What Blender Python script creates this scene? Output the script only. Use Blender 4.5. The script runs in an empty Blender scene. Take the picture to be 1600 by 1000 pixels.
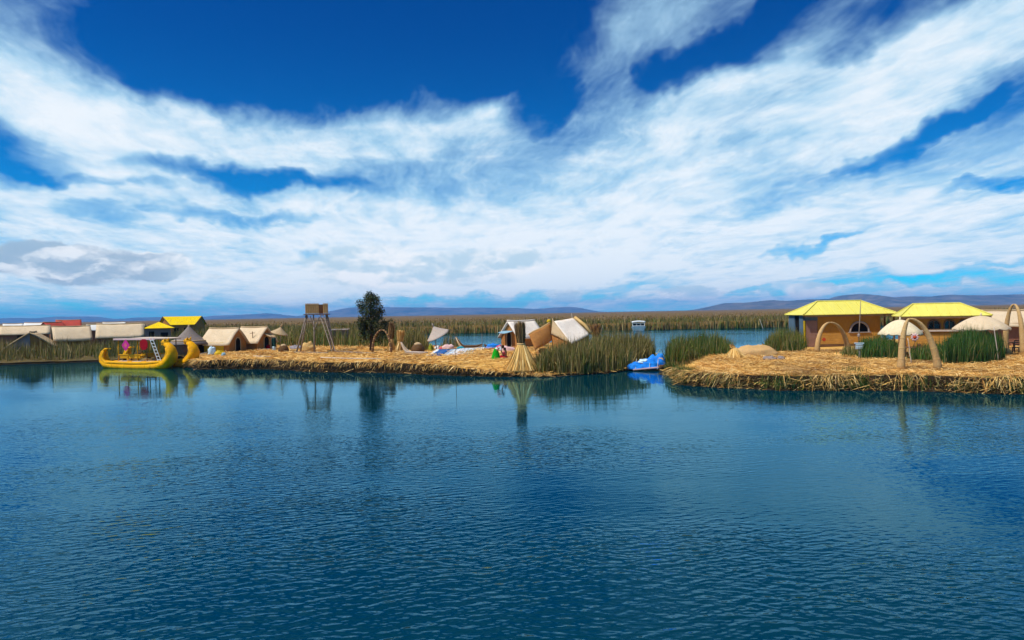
import bpy, bmesh, math, random
import numpy as np
from mathutils import Vector, Matrix, noise as mnoise
from mathutils.geometry import delaunay_2d_cdt

random.seed(7); rng = np.random.default_rng(7)
SC = bpy.context.scene
COL = SC.collection
R = math.radians

# ------------------------------------------------------------------ camera
F = 1067.0                       # focal length in pixels of a 1600 px wide frame (24 mm on 36 mm)
CAM_H = 4.2                      # eye height above the lake: the upper deck of a launch
PITCH = math.atan(10.5 / F)
ROLL = R(1.08)
cam_d = bpy.data.cameras.new('camera'); cam_d.lens = 24.0; cam_d.sensor_width = 36.0
cam_d.clip_start = 0.1; cam_d.clip_end = 60000
cam = bpy.data.objects.new('camera', cam_d); COL.objects.link(cam)
FW = Vector((0, math.cos(PITCH), -math.sin(PITCH)))
UP0 = Vector((0, math.sin(PITCH), math.cos(PITCH)))
RT0 = Vector((1, 0, 0))
RT = RT0 * math.cos(ROLL) - UP0 * math.sin(ROLL)
UP = UP0 * math.cos(ROLL) + RT0 * math.sin(ROLL)
m = Matrix((RT, UP, -FW)).transposed().to_4x4(); m.translation = (0, 0, CAM_H)
cam.matrix_world = m
SC.camera = cam

# ------------------------------------------------------------------ render settings
SC.render.engine = 'CYCLES'
SC.view_settings.view_transform = 'Standard'; SC.view_settings.look = 'None'
SC.view_settings.gamma = 1.0; SC.view_settings.exposure = 0.12
SC.view_settings.use_curve_mapping = False
SC.cycles.use_denoising = True
SC.cycles.use_adaptive_sampling = True; SC.cycles.adaptive_threshold = 0.02; SC.cycles.adaptive_min_samples = 8
SC.cycles.max_bounces = 6; SC.cycles.diffuse_bounces = 3; SC.cycles.glossy_bounces = 4
SC.cycles.transparent_max_bounces = 8; SC.cycles.volume_bounces = 0

# ------------------------------------------------------------------ sun
SUN = Vector((-0.78, -0.42, 1.45)).normalized()
sd = bpy.data.lights.new('sun', 'SUN'); sd.energy = 5.0; sd.angle = R(0.5); sd.color = (1.0, 0.955, 0.88)
so = bpy.data.objects.new('sun', sd); COL.objects.link(so)
so.rotation_euler = (-SUN).to_track_quat('-Z', 'Y').to_euler()
so.location = (-40, -20, 80)

# ------------------------------------------------------------------ world: Nishita sky with drifting cloud
class NT:
    """small helper for wiring node trees"""
    def __init__(s, tree): s.t = tree
    def n(s, typ, **kw):
        nd = s.t.nodes.new(typ)
        for k, v in kw.items(): setattr(nd, k, v)
        return nd
    def put(s, sock, v):
        if v is None: return
        if hasattr(v, 'is_output'): s.t.links.new(v, sock)
        else: sock.default_value = v
    def f(s, op, a, b=None, c=None, clamp=False):
        nd = s.n('ShaderNodeMath', operation=op, use_clamp=clamp)
        s.put(nd.inputs[0], a); s.put(nd.inputs[1], b); s.put(nd.inputs[2], c)
        return nd.outputs[0]
    def v(s, op, a, b=None):
        nd = s.n('ShaderNodeVectorMath', operation=op)
        s.put(nd.inputs[0], a)
        if op == 'SCALE': s.put(nd.inputs['Scale'], b)
        else: s.put(nd.inputs[1], b)
        return nd.outputs['Value'] if op in ('LENGTH', 'DOT_PRODUCT', 'DISTANCE') else nd.outputs[0]
    def xyz(s, x, y, z=0.0):
        nd = s.n('ShaderNodeCombineXYZ')
        for i, q in enumerate((x, y, z)): s.put(nd.inputs[i], q)
        return nd.outputs[0]
    def noise(s, vec, scale, detail=5.0, rough=0.55, dist=0.0, lac=2.0):
        nd = s.n('ShaderNodeTexNoise')
        s.put(nd.inputs['Vector'], vec); s.put(nd.inputs['Scale'], scale)
        nd.inputs['Detail'].default_value = detail; nd.inputs['Roughness'].default_value = rough
        nd.inputs['Distortion'].default_value = dist; nd.inputs['Lacunarity'].default_value = lac
        return nd.outputs
    def mapr(s, val, a, b, c=0.0, d=1.0, kind='SMOOTHSTEP'):
        nd = s.n('ShaderNodeMapRange', interpolation_type=kind)
        for i, q in enumerate((val, a, b, c, d)): s.put(nd.inputs[i], q)
        return nd.outputs[0]
    def mix(s, fac, a, b, blend='MIX'):
        nd = s.n('ShaderNodeMix', data_type='RGBA', blend_type=blend)
        s.put(nd.inputs['Factor'], fac)
        for sock, val in ((nd.inputs[6], a), (nd.inputs[7], b)):
            if isinstance(val, (tuple, list)) and len(val) == 3: val = (*val, 1)
            s.put(sock, val)
        return nd.outputs[2]
    def mapping(s, vec, loc=(0, 0, 0), rot=(0, 0, 0), sc=(1, 1, 1), kind='POINT'):
        nd = s.n('ShaderNodeMapping', vector_type=kind)
        s.put(nd.inputs['Vector'], vec)
        nd.inputs['Location'].default_value = loc; nd.inputs['Rotation'].default_value = rot; nd.inputs['Scale'].default_value = sc
        return nd.outputs[0]

W = bpy.data.worlds.new('World'); SC.world = W; W.use_nodes = True
W.node_tree.nodes.clear(); W.cycles.sampling_method = 'MANUAL'; W.cycles.sample_map_resolution = 512
T = NT(W.node_tree)
out = T.n('ShaderNodeOutputWorld'); bg = T.n('ShaderNodeBackground')
T.t.links.new(bg.outputs[0], out.inputs[0])
SKY_STR = 0.1
bg.inputs['Strength'].default_value = SKY_STR
sky = T.n('ShaderNodeTexSky', sky_type='NISHITA'); sky.sun_disc = False
sky.sun_elevation = math.asin(SUN.z); sky.sun_rotation = math.atan2(SUN.x, SUN.y)
sky.altitude = 3800; sky.air_density = 1.0; sky.dust_density = 0.3; sky.ozone_density = 4.0
tc = T.n('ShaderNodeTexCoord'); D = tc.outputs['Generated']
sep = T.n('ShaderNodeSeparateXYZ'); T.t.links.new(D, sep.inputs[0])
dx, dy, dz = sep.outputs
hyp = T.f('SQRT', T.f('ADD', T.f('MULTIPLY', dx, dx), T.f('MULTIPLY', dy, dy)))
az = T.f('ARCTAN2', dx, dy); el = T.f('ARCTAN2', dz, hyp)
AE = T.xyz(az, el)                                # azimuth / elevation of the view ray, radians
den = T.f('ADD', T.f('MAXIMUM', dz, 0.0), 0.10)
PL = T.xyz(T.f('DIVIDE', dx, den), T.f('DIVIDE', dy, den))     # the cloud deck seen in perspective
# wind streaks run towards azimuth about -7 degrees
PLr = T.mapping(PL, rot=(0, 0, R(-8)))
warp = T.noise(PLr, 0.9, 3, 0.5)[1]
PLw = T.v('ADD', PLr, T.v('SCALE', T.v('SUBTRACT', warp, (0.5, 0.5, 0.5)), 0.55))
streak = T.noise(T.mapping(PLw, sc=(1.0, 0.30, 1)), 2.2, 5, 0.62)[0]
puff = T.noise(T.mapping(PLw, loc=(3.1, 1.7, 0), sc=(1.0, 0.75, 1)), 4.2, 6, 0.64)[0]
fine = T.noise(T.mapping(PLw, loc=(7, 2, 0), sc=(1.0, 0.20, 1)), 9.0, 4, 0.66)[0]
aw = T.noise(AE, 9.0, 4, 0.6)[1]
AEw = T.v('ADD', AE, T.v('SCALE', T.v('SUBTRACT', aw, (0.5, 0.5, 0.5)), 0.085))

def ang(px, py):
    a = math.atan((px - 800) / F)
    return a, math.atan((489.5 - 0.0189 * (px - 800) - py) / F * math.cos(a))
FRAMES = {}
def frame(src, key, rot):
    """azimuth / elevation turned by rot degrees (shared by all banks lying that way)"""
    if (key, rot) not in FRAMES:
        c, s = math.cos(R(rot)), math.sin(R(rot))
        FRAMES[key, rot] = src if rot == 0 else T.xyz(T.v('DOT_PRODUCT', src, (c, s, 0)), T.v('DOT_PRODUCT', src, (-s, c, 0)))
    return FRAMES[key, rot]
def ell(src, key, a, e, sx, sy, rot, w):
    """soft ellipse round (a, e): w at its centre, 0 outside"""
    rot = min((-20, -4, 0, 8, 15, 22, 33), key=lambda q: abs(q - rot))
    c, s = math.cos(R(rot)), math.sin(R(rot)); k = 0.72
    nd = T.n('ShaderNodeVectorMath', operation='MULTIPLY_ADD'); T.put(nd.inputs[0], frame(src, key, rot))
    nd.inputs[1].default_value = (k / sx, k / sy, 0); nd.inputs[2].default_value = (-(c * a + s * e) * k / sx, -(c * e - s * a) * k / sy, 0)
    d2 = T.v('DOT_PRODUCT', nd.outputs[0], nd.outputs[0])
    return T.f('MAXIMUM' if w > 0 else 'MINIMUM', T.f('MULTIPLY_ADD', d2, -w, w), 0.0)
def blob(px, py, rx, ry, rot, w):
    a, e = ang(px, py)
    return ell(AEw, 'w', a, e, rx / F, ry / F, rot, w * (0.66 if w > 0 else 0.95))
BL = [  # cloud banks (+) and the blue between them (-)
    (1000, 320, 560, 150, 8, .50), (1300, 200, 460, 115, 24, .48), (640, 320, 420, 85, 0, .30),
    (45, 70, 95, 190, 14, .95), (130, 190, 170, 60, -20, .55), (330, 220, 190, 50, 0, .62), (520, 195, 230, 48, 6, .62), (700, 200, 150, 52, 8, .50),
    (930, 72, 210, 40, 33, .75), (1060, 40, 120, 55, 30, .35), (1180, 150, 260, 60, 20, .45), (1500, 85, 190, 70, 25, .65), (1550, 350, 220, 80, 8, .45),
    (230, 310, 340, 34, -4, .45), (60, 335, 180, 45, -8, .42), (800, 395, 1300, 70, 1, .85), (800, 458, 1500, 44, 1, .85), (640, 415, 330, 50, 0, .45),
    (480, 70, 360, 80, 0, -.95), (730, 60, 190, 80, 10, -.65), (300, 30, 170, 80, 0, -.35), (25, 238, 78, 30, 0, -.85),
    (400, 277, 150, 15, -3, -.95), (160, 328, 58, 14, -6, -.65), (390, 338, 110, 11, -2, -.70), (110, 273, 90, 8, -3, -.5),
    (850, 165, 58, 30, 20, -.80), (1180, 60, 140, 32, 15, -.70), (1065, 95, 50, 30, 20, -.40), (1400, 25, 100, 30, 15, -.80), (1030, 130, 36, 22, 10, -.35),
    (1450, 203, 95, 13, 22, -.95), (1560, 150, 70, 26, 18, -.6), (1575, 283, 70, 7, 8, -.8), (1240, 300, 130, 13, 18, -.40), (1190, 340, 70, 9, 14, -.40),
    (1275, 386, 60, 5, 5, -.85), (1450, 438, 270, 8, 2, -.95), (1540, 417, 110, 5, 5, -.7), (1320, 428, 70, 5, 1, -.6),
    (490, 88, 42, 14, 8, .62), (575, 106, 62, 12, -8, .52), (690, 130, 40, 30, -33, .45), (285, 15, 30, 18, 15, .40), (760, 467, 170, 10, 0, -.95), (985, 448, 95, 15, 10, -.65), (488, 397, 26, 6, -12, -.8), (230, 480, 260, 10, 0, -.35),
]
cov = 0.06
for b in BL: cov = T.f('ADD', blob(*b), cov)
nz = T.f('ADD', T.f('MULTIPLY', T.f('SUBTRACT', streak, 0.5), 1.45), T.f('MULTIPLY', T.f('SUBTRACT', puff, 0.5), 0.80))
nz = T.f('ADD', nz, T.f('MULTIPLY', T.f('SUBTRACT', fine, 0.5), 0.80))
C = T.f('ADD', cov, nz)
veil = T.mapr(C, -0.30, 0.92)
# blue of the clear sky, deepened the way thin air at 3800 m shows it
hs = T.n('ShaderNodeHueSaturation'); hs.inputs['Hue'].default_value = 0.497
hs.inputs['Saturation'].default_value = 1.28; hs.inputs['Value'].default_value = 1.0
T.t.links.new(sky.outputs[0], hs.inputs['Color'])
clear = T.mix(1.0, hs.outputs[0], T.mix(T.mapr(el, 0.08, 0.44), (0.09, 1.06, 1.24), (0.02, 0.60, 1.02)), 'MULTIPLY')
K = 1.0 / SKY_STR
white = tuple(c * K for c in (0.87, 0.93, 0.97)); pale = tuple(c * K for c in (0.40, 0.67, 0.86)); grey = tuple(c * K for c in (0.52, 0.70, 0.82))
bright = T.mapr(T.f('ADD', C, T.f('MULTIPLY', T.f('SUBTRACT', puff, 0.5), 1.0)), 0.35, 1.45)
veilc = T.mix(bright, pale, white)
skyc = T.mix(T.f('MULTIPLY', veil, 0.94), clear, veilc)
# cumulus along the horizon: heaped tops, flat greyer bases
cw = T.noise(T.mapping(AE, sc=(1, 1.6, 1)), 26.0, 3, 0.6)[1]
AEc = T.v('ADD', AE, T.v('SCALE', T.v('SUBTRACT', cw, (0.5, 0.5, 0.5)), 0.020))
heap = T.noise(T.mapping(AEc, loc=(0.4, 0.2, 0), sc=(1.0, 2.4, 1)), 8.5, 6, 0.58)[0]
heap_up = T.noise(T.mapping(AEc, loc=(0.4 - .010, 0.2 + .026, 0), sc=(1.0, 2.4, 1)), 8.5, 4, 0.58)[0]
band = T.f('MULTIPLY', T.mapr(el, 0.0, 0.012), T.mapr(el, 0.085, 0.135, 1.0, 0.0))
def cblob(px, py, rx, ry, w):
    a, e = ang(px, py)
    return ell(AEc, 'c', a, e, rx / F, ry / F, 0, w)
hv = T.f('MULTIPLY', T.f('SUBTRACT', heap, 0.5), 1.5)
CB = [(30, 395, 42, 18, .8), (90, 415, 70, 22, .8), (195, 415, 62, 24, .75), (262, 415, 45, 18, .75), (333, 433, 22, 6, .7),
      (560, 415, 110, 34, .6), (680, 420, 130, 40, .55), (880, 460, 36, 12, .9), (1075, 458, 50, 11, .9), (830, 405, 140, 30, .35), (1260, 455, 34, 14, .7), (1400, 462, 30, 8, .6), (1110, 400, 120, 20, .3)]
for b in CB: hv = T.f('ADD', hv, cblob(*b))
cmask = T.f('MULTIPLY', T.mapr(hv, 0.30, 0.62), band)
cshade = T.mapr(T.f('SUBTRACT', heap_up, heap), -0.10, 0.10)
cumc = T.mix(cshade, grey, tuple(c * K for c in (0.93, 0.955, 0.975)))
left_grey = T.f('MULTIPLY', T.mapr(az, -0.42, -0.50, 0.0, 0.85), T.mapr(T.f('SUBTRACT', heap_up, heap), -0.04, 0.12, 1.0, 0.15))
cumc = T.mix(left_grey, cumc, tuple(c * K for c in (0.33, 0.45, 0.58)))
skyc = T.mix(T.f('MULTIPLY', cmask, 0.92), skyc, cumc)
T.t.links.new(skyc, bg.inputs['Color'])

# ------------------------------------------------------------------ placing helpers
def ray(px, py):
    return FW + RT * ((px - 800) / F) - UP * ((py - 500) / F)
def at(px, py, z=0.75):
    """the place on the level z that the photograph shows at pixel (px, py)"""
    d = ray(px, py); t = (z - CAM_H) / d.z
    return Vector((d.x * t, d.y * t, z))
def far(px, Y, z=0.75):
    """the place on the level z, Y metres out, in the direction of pixel column px"""
    d = ray(px, 490 - 0.0189 * (px - 800)); t = Y / d.y
    return Vector((d.x * t, Y, z))
def turn(p, yaw=0.0):
    """rotation about z so that local -Y looks back at the jetty side, plus yaw degrees"""
    return -math.atan2(p.x, p.y) + R(yaw)

# ------------------------------------------------------------------ materials
MATS = {}
def mat(name, c1, c2=None, rough=0.85, scale=6.0, stretch=(1, 1, 1), bump=0.0, spec=0.10, detail=5, lo=0.3, hi=0.7, sheen=0.0, metal=0.0):
    """procedural two-tone material: stretched noise in object space, with fine relief"""
    if name in MATS: return MATS[name]
    if c2 is None: c2 = tuple(x * 0.72 for x in c1)
    M = bpy.data.materials.new(name); M.use_nodes = True
    t = NT(M.node_tree); b = M.node_tree.nodes['Principled BSDF']
    co = t.n('ShaderNodeTexCoord').outputs['Object']
    v = t.mapping(co, sc=stretch)
    n1 = t.noise(v, scale, detail, 0.6)[0]
    n2 = t.noise(co, scale * 0.23, 3, 0.5)[0]
    fac = t.mapr(t.f('ADD', t.f('MULTIPLY', n1, 0.65), t.f('MULTIPLY', n2, 0.35)), lo, hi, kind='LINEAR')
    t.put(b.inputs['Base Color'], t.mix(fac, c2, c1))
    b.inputs['Roughness'].default_value = rough
    b.inputs['Specular IOR Level'].default_value = spec
    b.inputs['Metallic'].default_value = metal
    if bump:
        bp = t.n('ShaderNodeBump'); bp.inputs['Strength'].default_value = 0.6; bp.inputs['Distance'].default_value = bump
        t.put(bp.inputs['Height'], n1); t.put(b.inputs['Normal'], bp.outputs[0])
    MATS[name] = M
    return M
def mat_col(name, rough=0.8, trans=0.0):
    """material that takes each stalk's own colour from the mesh"""
    if name in MATS: return MATS[name]
    M = bpy.data.materials.new(name); M.use_nodes = True
    t = NT(M.node_tree); b = M.node_tree.nodes['Principled BSDF']
    a = t.n('ShaderNodeAttribute', attribute_name='col')
    t.put(b.inputs['Base Color'], a.outputs['Color']); b.inputs['Roughness'].default_value = rough
    b.inputs['Specular IOR Level'].default_value = 0.2
    if trans:
        tr = t.n('ShaderNodeBsdfTranslucent'); t.put(tr.inputs['Color'], a.outputs['Color'])
        mx = t.n('ShaderNodeMixShader'); mx.inputs[0].default_value = trans
        o = M.node_tree.nodes['Material Output']
        t.t.links.new(b.outputs[0], mx.inputs[1]); t.t.links.new(tr.outputs[0], mx.inputs[2]); t.t.links.new(mx.outputs[0], o.inputs[0])
    MATS[name] = M
    return M

mat('thatch_pale', (.68, .54, .37), (.46, .33, .19), scale=5, stretch=(5, 1, 5), bump=.03)
mat('thatch_tan', (.52, .38, .22), (.34, .22, .11), scale=5, stretch=(5, 1, 5), bump=.03)
mat('thatch_mauve', (.47, .38, .32), (.33, .26, .21), scale=6, stretch=(3, 3, .6), bump=.03)
mat('thatch_grey', (.25, .205, .18), (.13, .10, .085), scale=6, stretch=(3, 3, .6), bump=.03)
mat('reed_wall', (.47, .21, .06), (.29, .115, .03), scale=6, stretch=(1, 1, 5), bump=.02)
mat('reed_dark', (.16, .085, .035), (.07, .035, .015), scale=6, stretch=(3, 3, .7), bump=.03)
mat('reed_gold', (.62, .42, .17), (.40, .23, .07), scale=7, stretch=(4, 4, .5), bump=.03)
mat('reed_buff', (.55, .36, .16), (.38, .21, .075), scale=7, stretch=(3, 3, 1.2), bump=.02)
mat('straw_cream', (.72, .60, .40), (.58, .45, .26), scale=6, stretch=(1, 1, 1), bump=.02)
mat('canvas_white', (.74, .66, .57), (.60, .51, .42), scale=2.5, bump=.03)
mat('canvas_grey', (.30, .27, .29), (.20, .18, .20), scale=3, bump=.02)
mat('tarp_blue', (.01, .26, .78), (.008, .12, .50), rough=.7, scale=2.2, spec=.2, bump=.05)
mat('tarp_sky', (.25, .42, .50), (.18, .30, .38), rough=.5, scale=3)
mat('tarp_yellow', (.62, .42, .01), (.45, .28, .008), rough=.6, scale=3)
mat('boat_yellow', (.85, .42, .002), (.50, .17, .002), rough=.7, scale=7, stretch=(.25, 3, 3), bump=.05, lo=.25, hi=.62)
mat('boat_rim', (.80, .42, .012), (.52, .21, .005), rough=.65, scale=6, stretch=(.6, 4, 4), bump=.02)
mat('roof_yellow', (.80, .58, .004), (.70, .44, .003), rough=.5, scale=1.2)
mat('roof_lemon', (.68, .61, .13), (.58, .50, .085), rough=.5, scale=.9, stretch=(3, .5, 1))
mat('roof_red', (.50, .07, .05), (.32, .05, .03), rough=.7, scale=2)
mat('roof_white', (.74, .73, .70), (.58, .55, .50), rough=.7, scale=2)
mat('wall_orange', (.46, .215, .032), (.30, .13, .018), rough=.85, scale=5, stretch=(4, 4, .5), bump=.015)
mat('plank_orange', (.58, .31, .07), (.38, .17, .03), rough=.75, scale=5, stretch=(.4, 3, 3), bump=.01)
mat('wall_blue', (.10, .16, .21), (.06, .10, .14), rough=.8, scale=2)
mat('wall_brown', (.30, .13, .08), (.19, .085, .05), rough=.85, scale=4, stretch=(3, 3, 1), bump=.01)
mat('wall_grey', (.26, .23, .21), (.17, .15, .14), rough=.85, scale=4, stretch=(1, 1, 4))
mat('door_mauve', (.30, .17, .12), (.23, .12, .085), rough=.7, scale=3)
mat('interior_shade', (.012, .010, .010), (.006, .005, .005), rough=.9)  # near-black stands in for the unlit insides behind doorways, windows and porch
mat('glass_dark', (.015, .022, .022), (.008, .010, .012), rough=.12, scale=1.0, spec=.5)
mat('trim_grey', (.36, .30, .26), (.26, .21, .18), rough=.8)
mat('wood_grey', (.30, .24, .19), (.16, .12, .09), rough=.85, scale=7, stretch=(3, 3, .6), bump=.01)
mat('wood_brown', (.22, .12, .06), (.11, .055, .025), rough=.8, scale=7, stretch=(3, 3, .6), bump=.01)
mat('wood_pale', (.60, .50, .40), (.42, .33, .25), rough=.8, scale=6, stretch=(.6, 3, 3), bump=.01)
mat('paint_white', (.72, .72, .70), (.58, .58, .56), rough=.55)
mat('paint_black', (.02, .018, .016), (.01, .01, .01), rough=.6)
mat('cloth_pink', (.62, .03, .27), (.42, .015, .17), rough=.85, scale=9)
mat('cloth_red', (.34, .004, .012), (.22, .003, .008), rough=.85, scale=6)
mat('cloth_rose', (.66, .12, .19), (.48, .06, .11), rough=.85, scale=8)
mat('cloth_blush', (.66, .45, .43), (.55, .34, .33), rough=.85, scale=5)
mat('cloth_white', (.76, .77, .78), (.60, .64, .68), rough=.85, scale=6)
mat('cloth_blue', (.02, .13, .38), (.008, .045, .17), rough=.8, scale=5)
mat('cloth_aqua', (.02, .33, .42), (.015, .20, .28), rough=.7, scale=5)
mat('cloth_green', (.012, .36, .012), (.006, .20, .006), rough=.8, scale=7, stretch=(3, 3, .5))
mat('cloth_teal', (.012, .055, .045), (.008, .03, .026), rough=.85, scale=5)
mat('cloth_ice', (.55, .68, .74), (.40, .54, .62), rough=.85, scale=5)
mat('skin', (.36, .17, .095), (.30, .135, .07), rough=.6, scale=4)
mat('hair', (.012, .009, .008), (.006, .005, .004), rough=.5, scale=9)
mat('bark', (.10, .065, .04), (.05, .03, .02), rough=.9, scale=6, stretch=(3, 3, .6), bump=.02)
mat('shaded_peat', (.055, .034, .016), (.014, .009, .005), rough=.95, scale=2.2, stretch=(1, 1, 2.2), bump=.10)  # wet brown, toned near-black to take in the shade below the overhang
mat('rope', (.55, .50, .42), (.40, .35, .28), rough=.9)
mat('stone', (.30, .24, .21), (.18, .14, .12), rough=.9, scale=4, bump=.03)
mat_col('stalks', .75, .22); mat_col('straw', .85); mat_col('leaves', .6, .15)

# ------------------------------------------------------------------ object helpers
def tag(o, label=None, cat=None, group=None, kind=None):
    for k, v in (('label', label), ('category', cat), ('group', group), ('kind', kind)):
        if v: o[k] = v
    return o
def empty(name, loc, rz=0.0):
    o = bpy.data.objects.new(name, None); o.empty_display_size = 0.3; COL.objects.link(o)
    o.location = loc; o.rotation_euler = (0, 0, rz)
    return o
def thing(name, label, cat, p, yaw=0.0, group=None, abs_rz=None):
    return tag(empty(name, p, turn(p, yaw) if abs_rz is None else abs_rz), label, cat, group)
def copy_tree(o, parent=None):
    c = o.copy(); COL.objects.link(c); c.parent = parent
    for ch in list(o.children): copy_tree(ch, c)
    return c
def nz3(x, y, z=0.0): return mnoise.noise(Vector((x, y, z)))

class MB:
    def __init__(s): s.v = []; s.f = []
    def add(s, vs, fs):
        o = len(s.v); s.v += [tuple(p) for p in vs]; s.f += [tuple(i + o for i in f) for f in fs]; return s
    def box(s, c, sz, rot=(0, 0, 0)):
        x, y, z = (q / 2 for q in sz)
        e = Matrix.Rotation(rot[2], 3, 'Z') @ Matrix.Rotation(rot[1], 3, 'Y') @ Matrix.Rotation(rot[0], 3, 'X')
        vs = [e @ Vector((a * x, b * y, k * z)) + Vector(c) for k in (-1, 1) for a, b in ((-1, -1), (1, -1), (1, 1), (-1, 1))]
        return s.add(vs, [(3, 2, 1, 0), (4, 5, 6, 7), (0, 1, 5, 4), (1, 2, 6, 5), (2, 3, 7, 6), (3, 0, 4, 7)])
    def tube(s, pts, rad, n=8, flat=1.0):
        pts = [Vector(p) for p in pts]; k = len(pts)
        if not hasattr(rad, '__len__'): rad = [rad] * k
        tan = [(pts[min(i + 1, k - 1)] - pts[max(i - 1, 0)]).normalized() for i in range(k)]
        ref = Vector((0, 1, 0)) if abs(tan[0].y) < 0.85 else Vector((1, 0, 0))
        u = (ref - tan[0] * ref.dot(tan[0])).normalized(); vs = []
        for i in range(k):
            u = (u - tan[i] * u.dot(tan[i])).normalized(); w = tan[i].cross(u)
            for j in range(n):
                a = 2 * math.pi * j / n
                vs.append(pts[i] + (u * math.cos(a) * flat + w * math.sin(a)) * rad[i])
        fs = [(i * n + j, i * n + (j + 1) % n, (i + 1) * n + (j + 1) % n, (i + 1) * n + j) for i in range(k - 1) for j in range(n)]
        fs += [tuple(range(n - 1, -1, -1)), tuple((k - 1) * n + j for j in range(n))]
        return s.add(vs, fs)
    def lathe(s, prof, n=20, c=(0, 0, 0), fold=0.0, nf=8, tilt=None, ph=0.0):
        c = Vector(c); vs = []
        for q, (r, z) in enumerate(prof):
            for j in range(n):
                a = 2 * math.pi * j / n
                rr = r * (1 + fold * math.sin(nf * a + ph) * (1 - q / max(1, len(prof) - 1)) )
                p = Vector((rr * math.cos(a), rr * math.sin(a), z))
                if tilt: p = tilt @ p
                vs.append(p + c)
        k = len(prof)
        fs = [(i * n + j, i * n + (j + 1) % n, (i + 1) * n + (j + 1) % n, (i + 1) * n + j) for i in range(k - 1) for j in range(n)]
        fs += [tuple(range(n - 1, -1, -1)), tuple((k - 1) * n + j for j in range(n))]
        return s.add(vs, fs)
    def sheet(s, fn, nu, nv, t):
        """closed thick sheet over fn(u, v), thickness t below its surface"""
        P = [[Vector(fn(i / nu, j / nv)) for j in range(nv + 1)] for i in range(nu + 1)]
        def nrm(i, j):
            a = P[min(i + 1, nu)][j] - P[max(i - 1, 0)][j]; b = P[i][min(j + 1, nv)] - P[i][max(j - 1, 0)]
            q = a.cross(b); return q.normalized() if q.length > 1e-9 else Vector((0, 0, 1))
        top = [P[i][j] for i in range(nu + 1) for j in range(nv + 1)]
        bot = [P[i][j] - nrm(i, j) * t for i in range(nu + 1) for j in range(nv + 1)]
        o = len(top); w = nv + 1; fs = []
        for i in range(nu):
            for j in range(nv):
                a, b, c, d = i * w + j, (i + 1) * w + j, (i + 1) * w + j + 1, i * w + j + 1
                fs += [(a, b, c, d), (d + o, c + o, b + o, a + o)]
        for i in range(nu):
            a, b = i * w, (i + 1) * w; fs.append((b, a, a + o, b + o))
            a, b = i * w + nv, (i + 1) * w + nv; fs.append((a, b, b + o, a + o))
        for j in range(nv):
            fs.append((j, j + 1, j + 1 + o, j + o)); a = nu * w + j; fs.append((a + 1, a, a + o, a + 1 + o))
        return s.add(top + bot, fs)
    def poly(s, pts, t, up=None):
        """flat polygon slab: pts counter-clockwise seen from outside, thickness t inwards"""
        pts = [Vector(p) for p in pts]; k = len(pts)
        n = (pts[1] - pts[0]).cross(pts[2] - pts[0]).normalized() if up is None else Vector(up)
        return s.add(pts + [p - n * t for p in pts],
                     [tuple(range(k)), tuple(range(2 * k - 1, k - 1, -1))] + [((i + 1) % k, i, i + k, (i + 1) % k + k) for i in range(k)])
    def build(s, name, material, parent=None, smooth=False):
        me = bpy.data.meshes.new(name); me.from_pydata(s.v, [], s.f); me.validate(); me.update()
        bm = bmesh.new(); bm.from_mesh(me); bmesh.ops.recalc_face_normals(bm, faces=bm.faces); bm.to_mesh(me); bm.free()
        if smooth:
            for p in me.polygons: p.use_smooth = True
        me.materials.append(MATS[material] if isinstance(material, str) else material)
        o = bpy.data.objects.new(name, me); COL.objects.link(o)
        if parent is not None: o.parent = parent
        return o

def np_mesh(name, V, quads, tris, cols, material, parent=None):
    me = bpy.data.meshes.new(name)
    nv, nq, nt = len(V), len(quads), len(tris)
    me.vertices.add(nv); me.vertices.foreach_set('co', np.asarray(V, np.float32).ravel())
    li = np.concatenate([np.asarray(quads, np.int32).ravel(), np.asarray(tris, np.int32).ravel()]) if nt else np.asarray(quads, np.int32).ravel()
    me.loops.add(len(li)); me.loops.foreach_set('vertex_index', li)
    st = np.concatenate([np.arange(nq) * 4, nq * 4 + np.arange(nt) * 3]).astype(np.int32)
    me.polygons.add(nq + nt); me.polygons.foreach_set('loop_start', st)
    me.update(calc_edges=True)
    if cols is not None:
        at_ = me.attributes.new('col', 'FLOAT_COLOR', 'POINT')
        at_.data.foreach_set('color', np.concatenate([cols, np.ones((nv, 1))], 1).astype(np.float32).ravel())
    me.materials.append(MATS[material] if isinstance(material, str) else material)
    o = bpy.data.objects.new(name, me); COL.objects.link(o)
    if parent is not None: o.parent = parent
    return o

def inside(poly, P):
    x, y = P[:, 0], P[:, 1]; c = np.zeros(len(P), bool); n = len(poly)
    for i in range(n):
        x1, y1 = poly[i][0], poly[i][1]; x2, y2 = poly[(i + 1) % n][0], poly[(i + 1) % n][1]
        hit = ((y1 > y) != (y2 > y)) & (x < (x2 - x1) * (y - y1) / (y2 - y1 + 1e-12) + x1)
        c ^= hit
    return c
def scatter(poly, n, bias=None):
    p = np.array([(q[0], q[1]) for q in poly]); lo, hi = p.min(0), p.max(0); got = []
    while sum(map(len, got)) < n:
        c = rng.uniform(lo, hi, (n * 2, 2)); c = c[inside(poly, c)]
        got.append(c)
    return np.concatenate(got)[:n]

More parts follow.
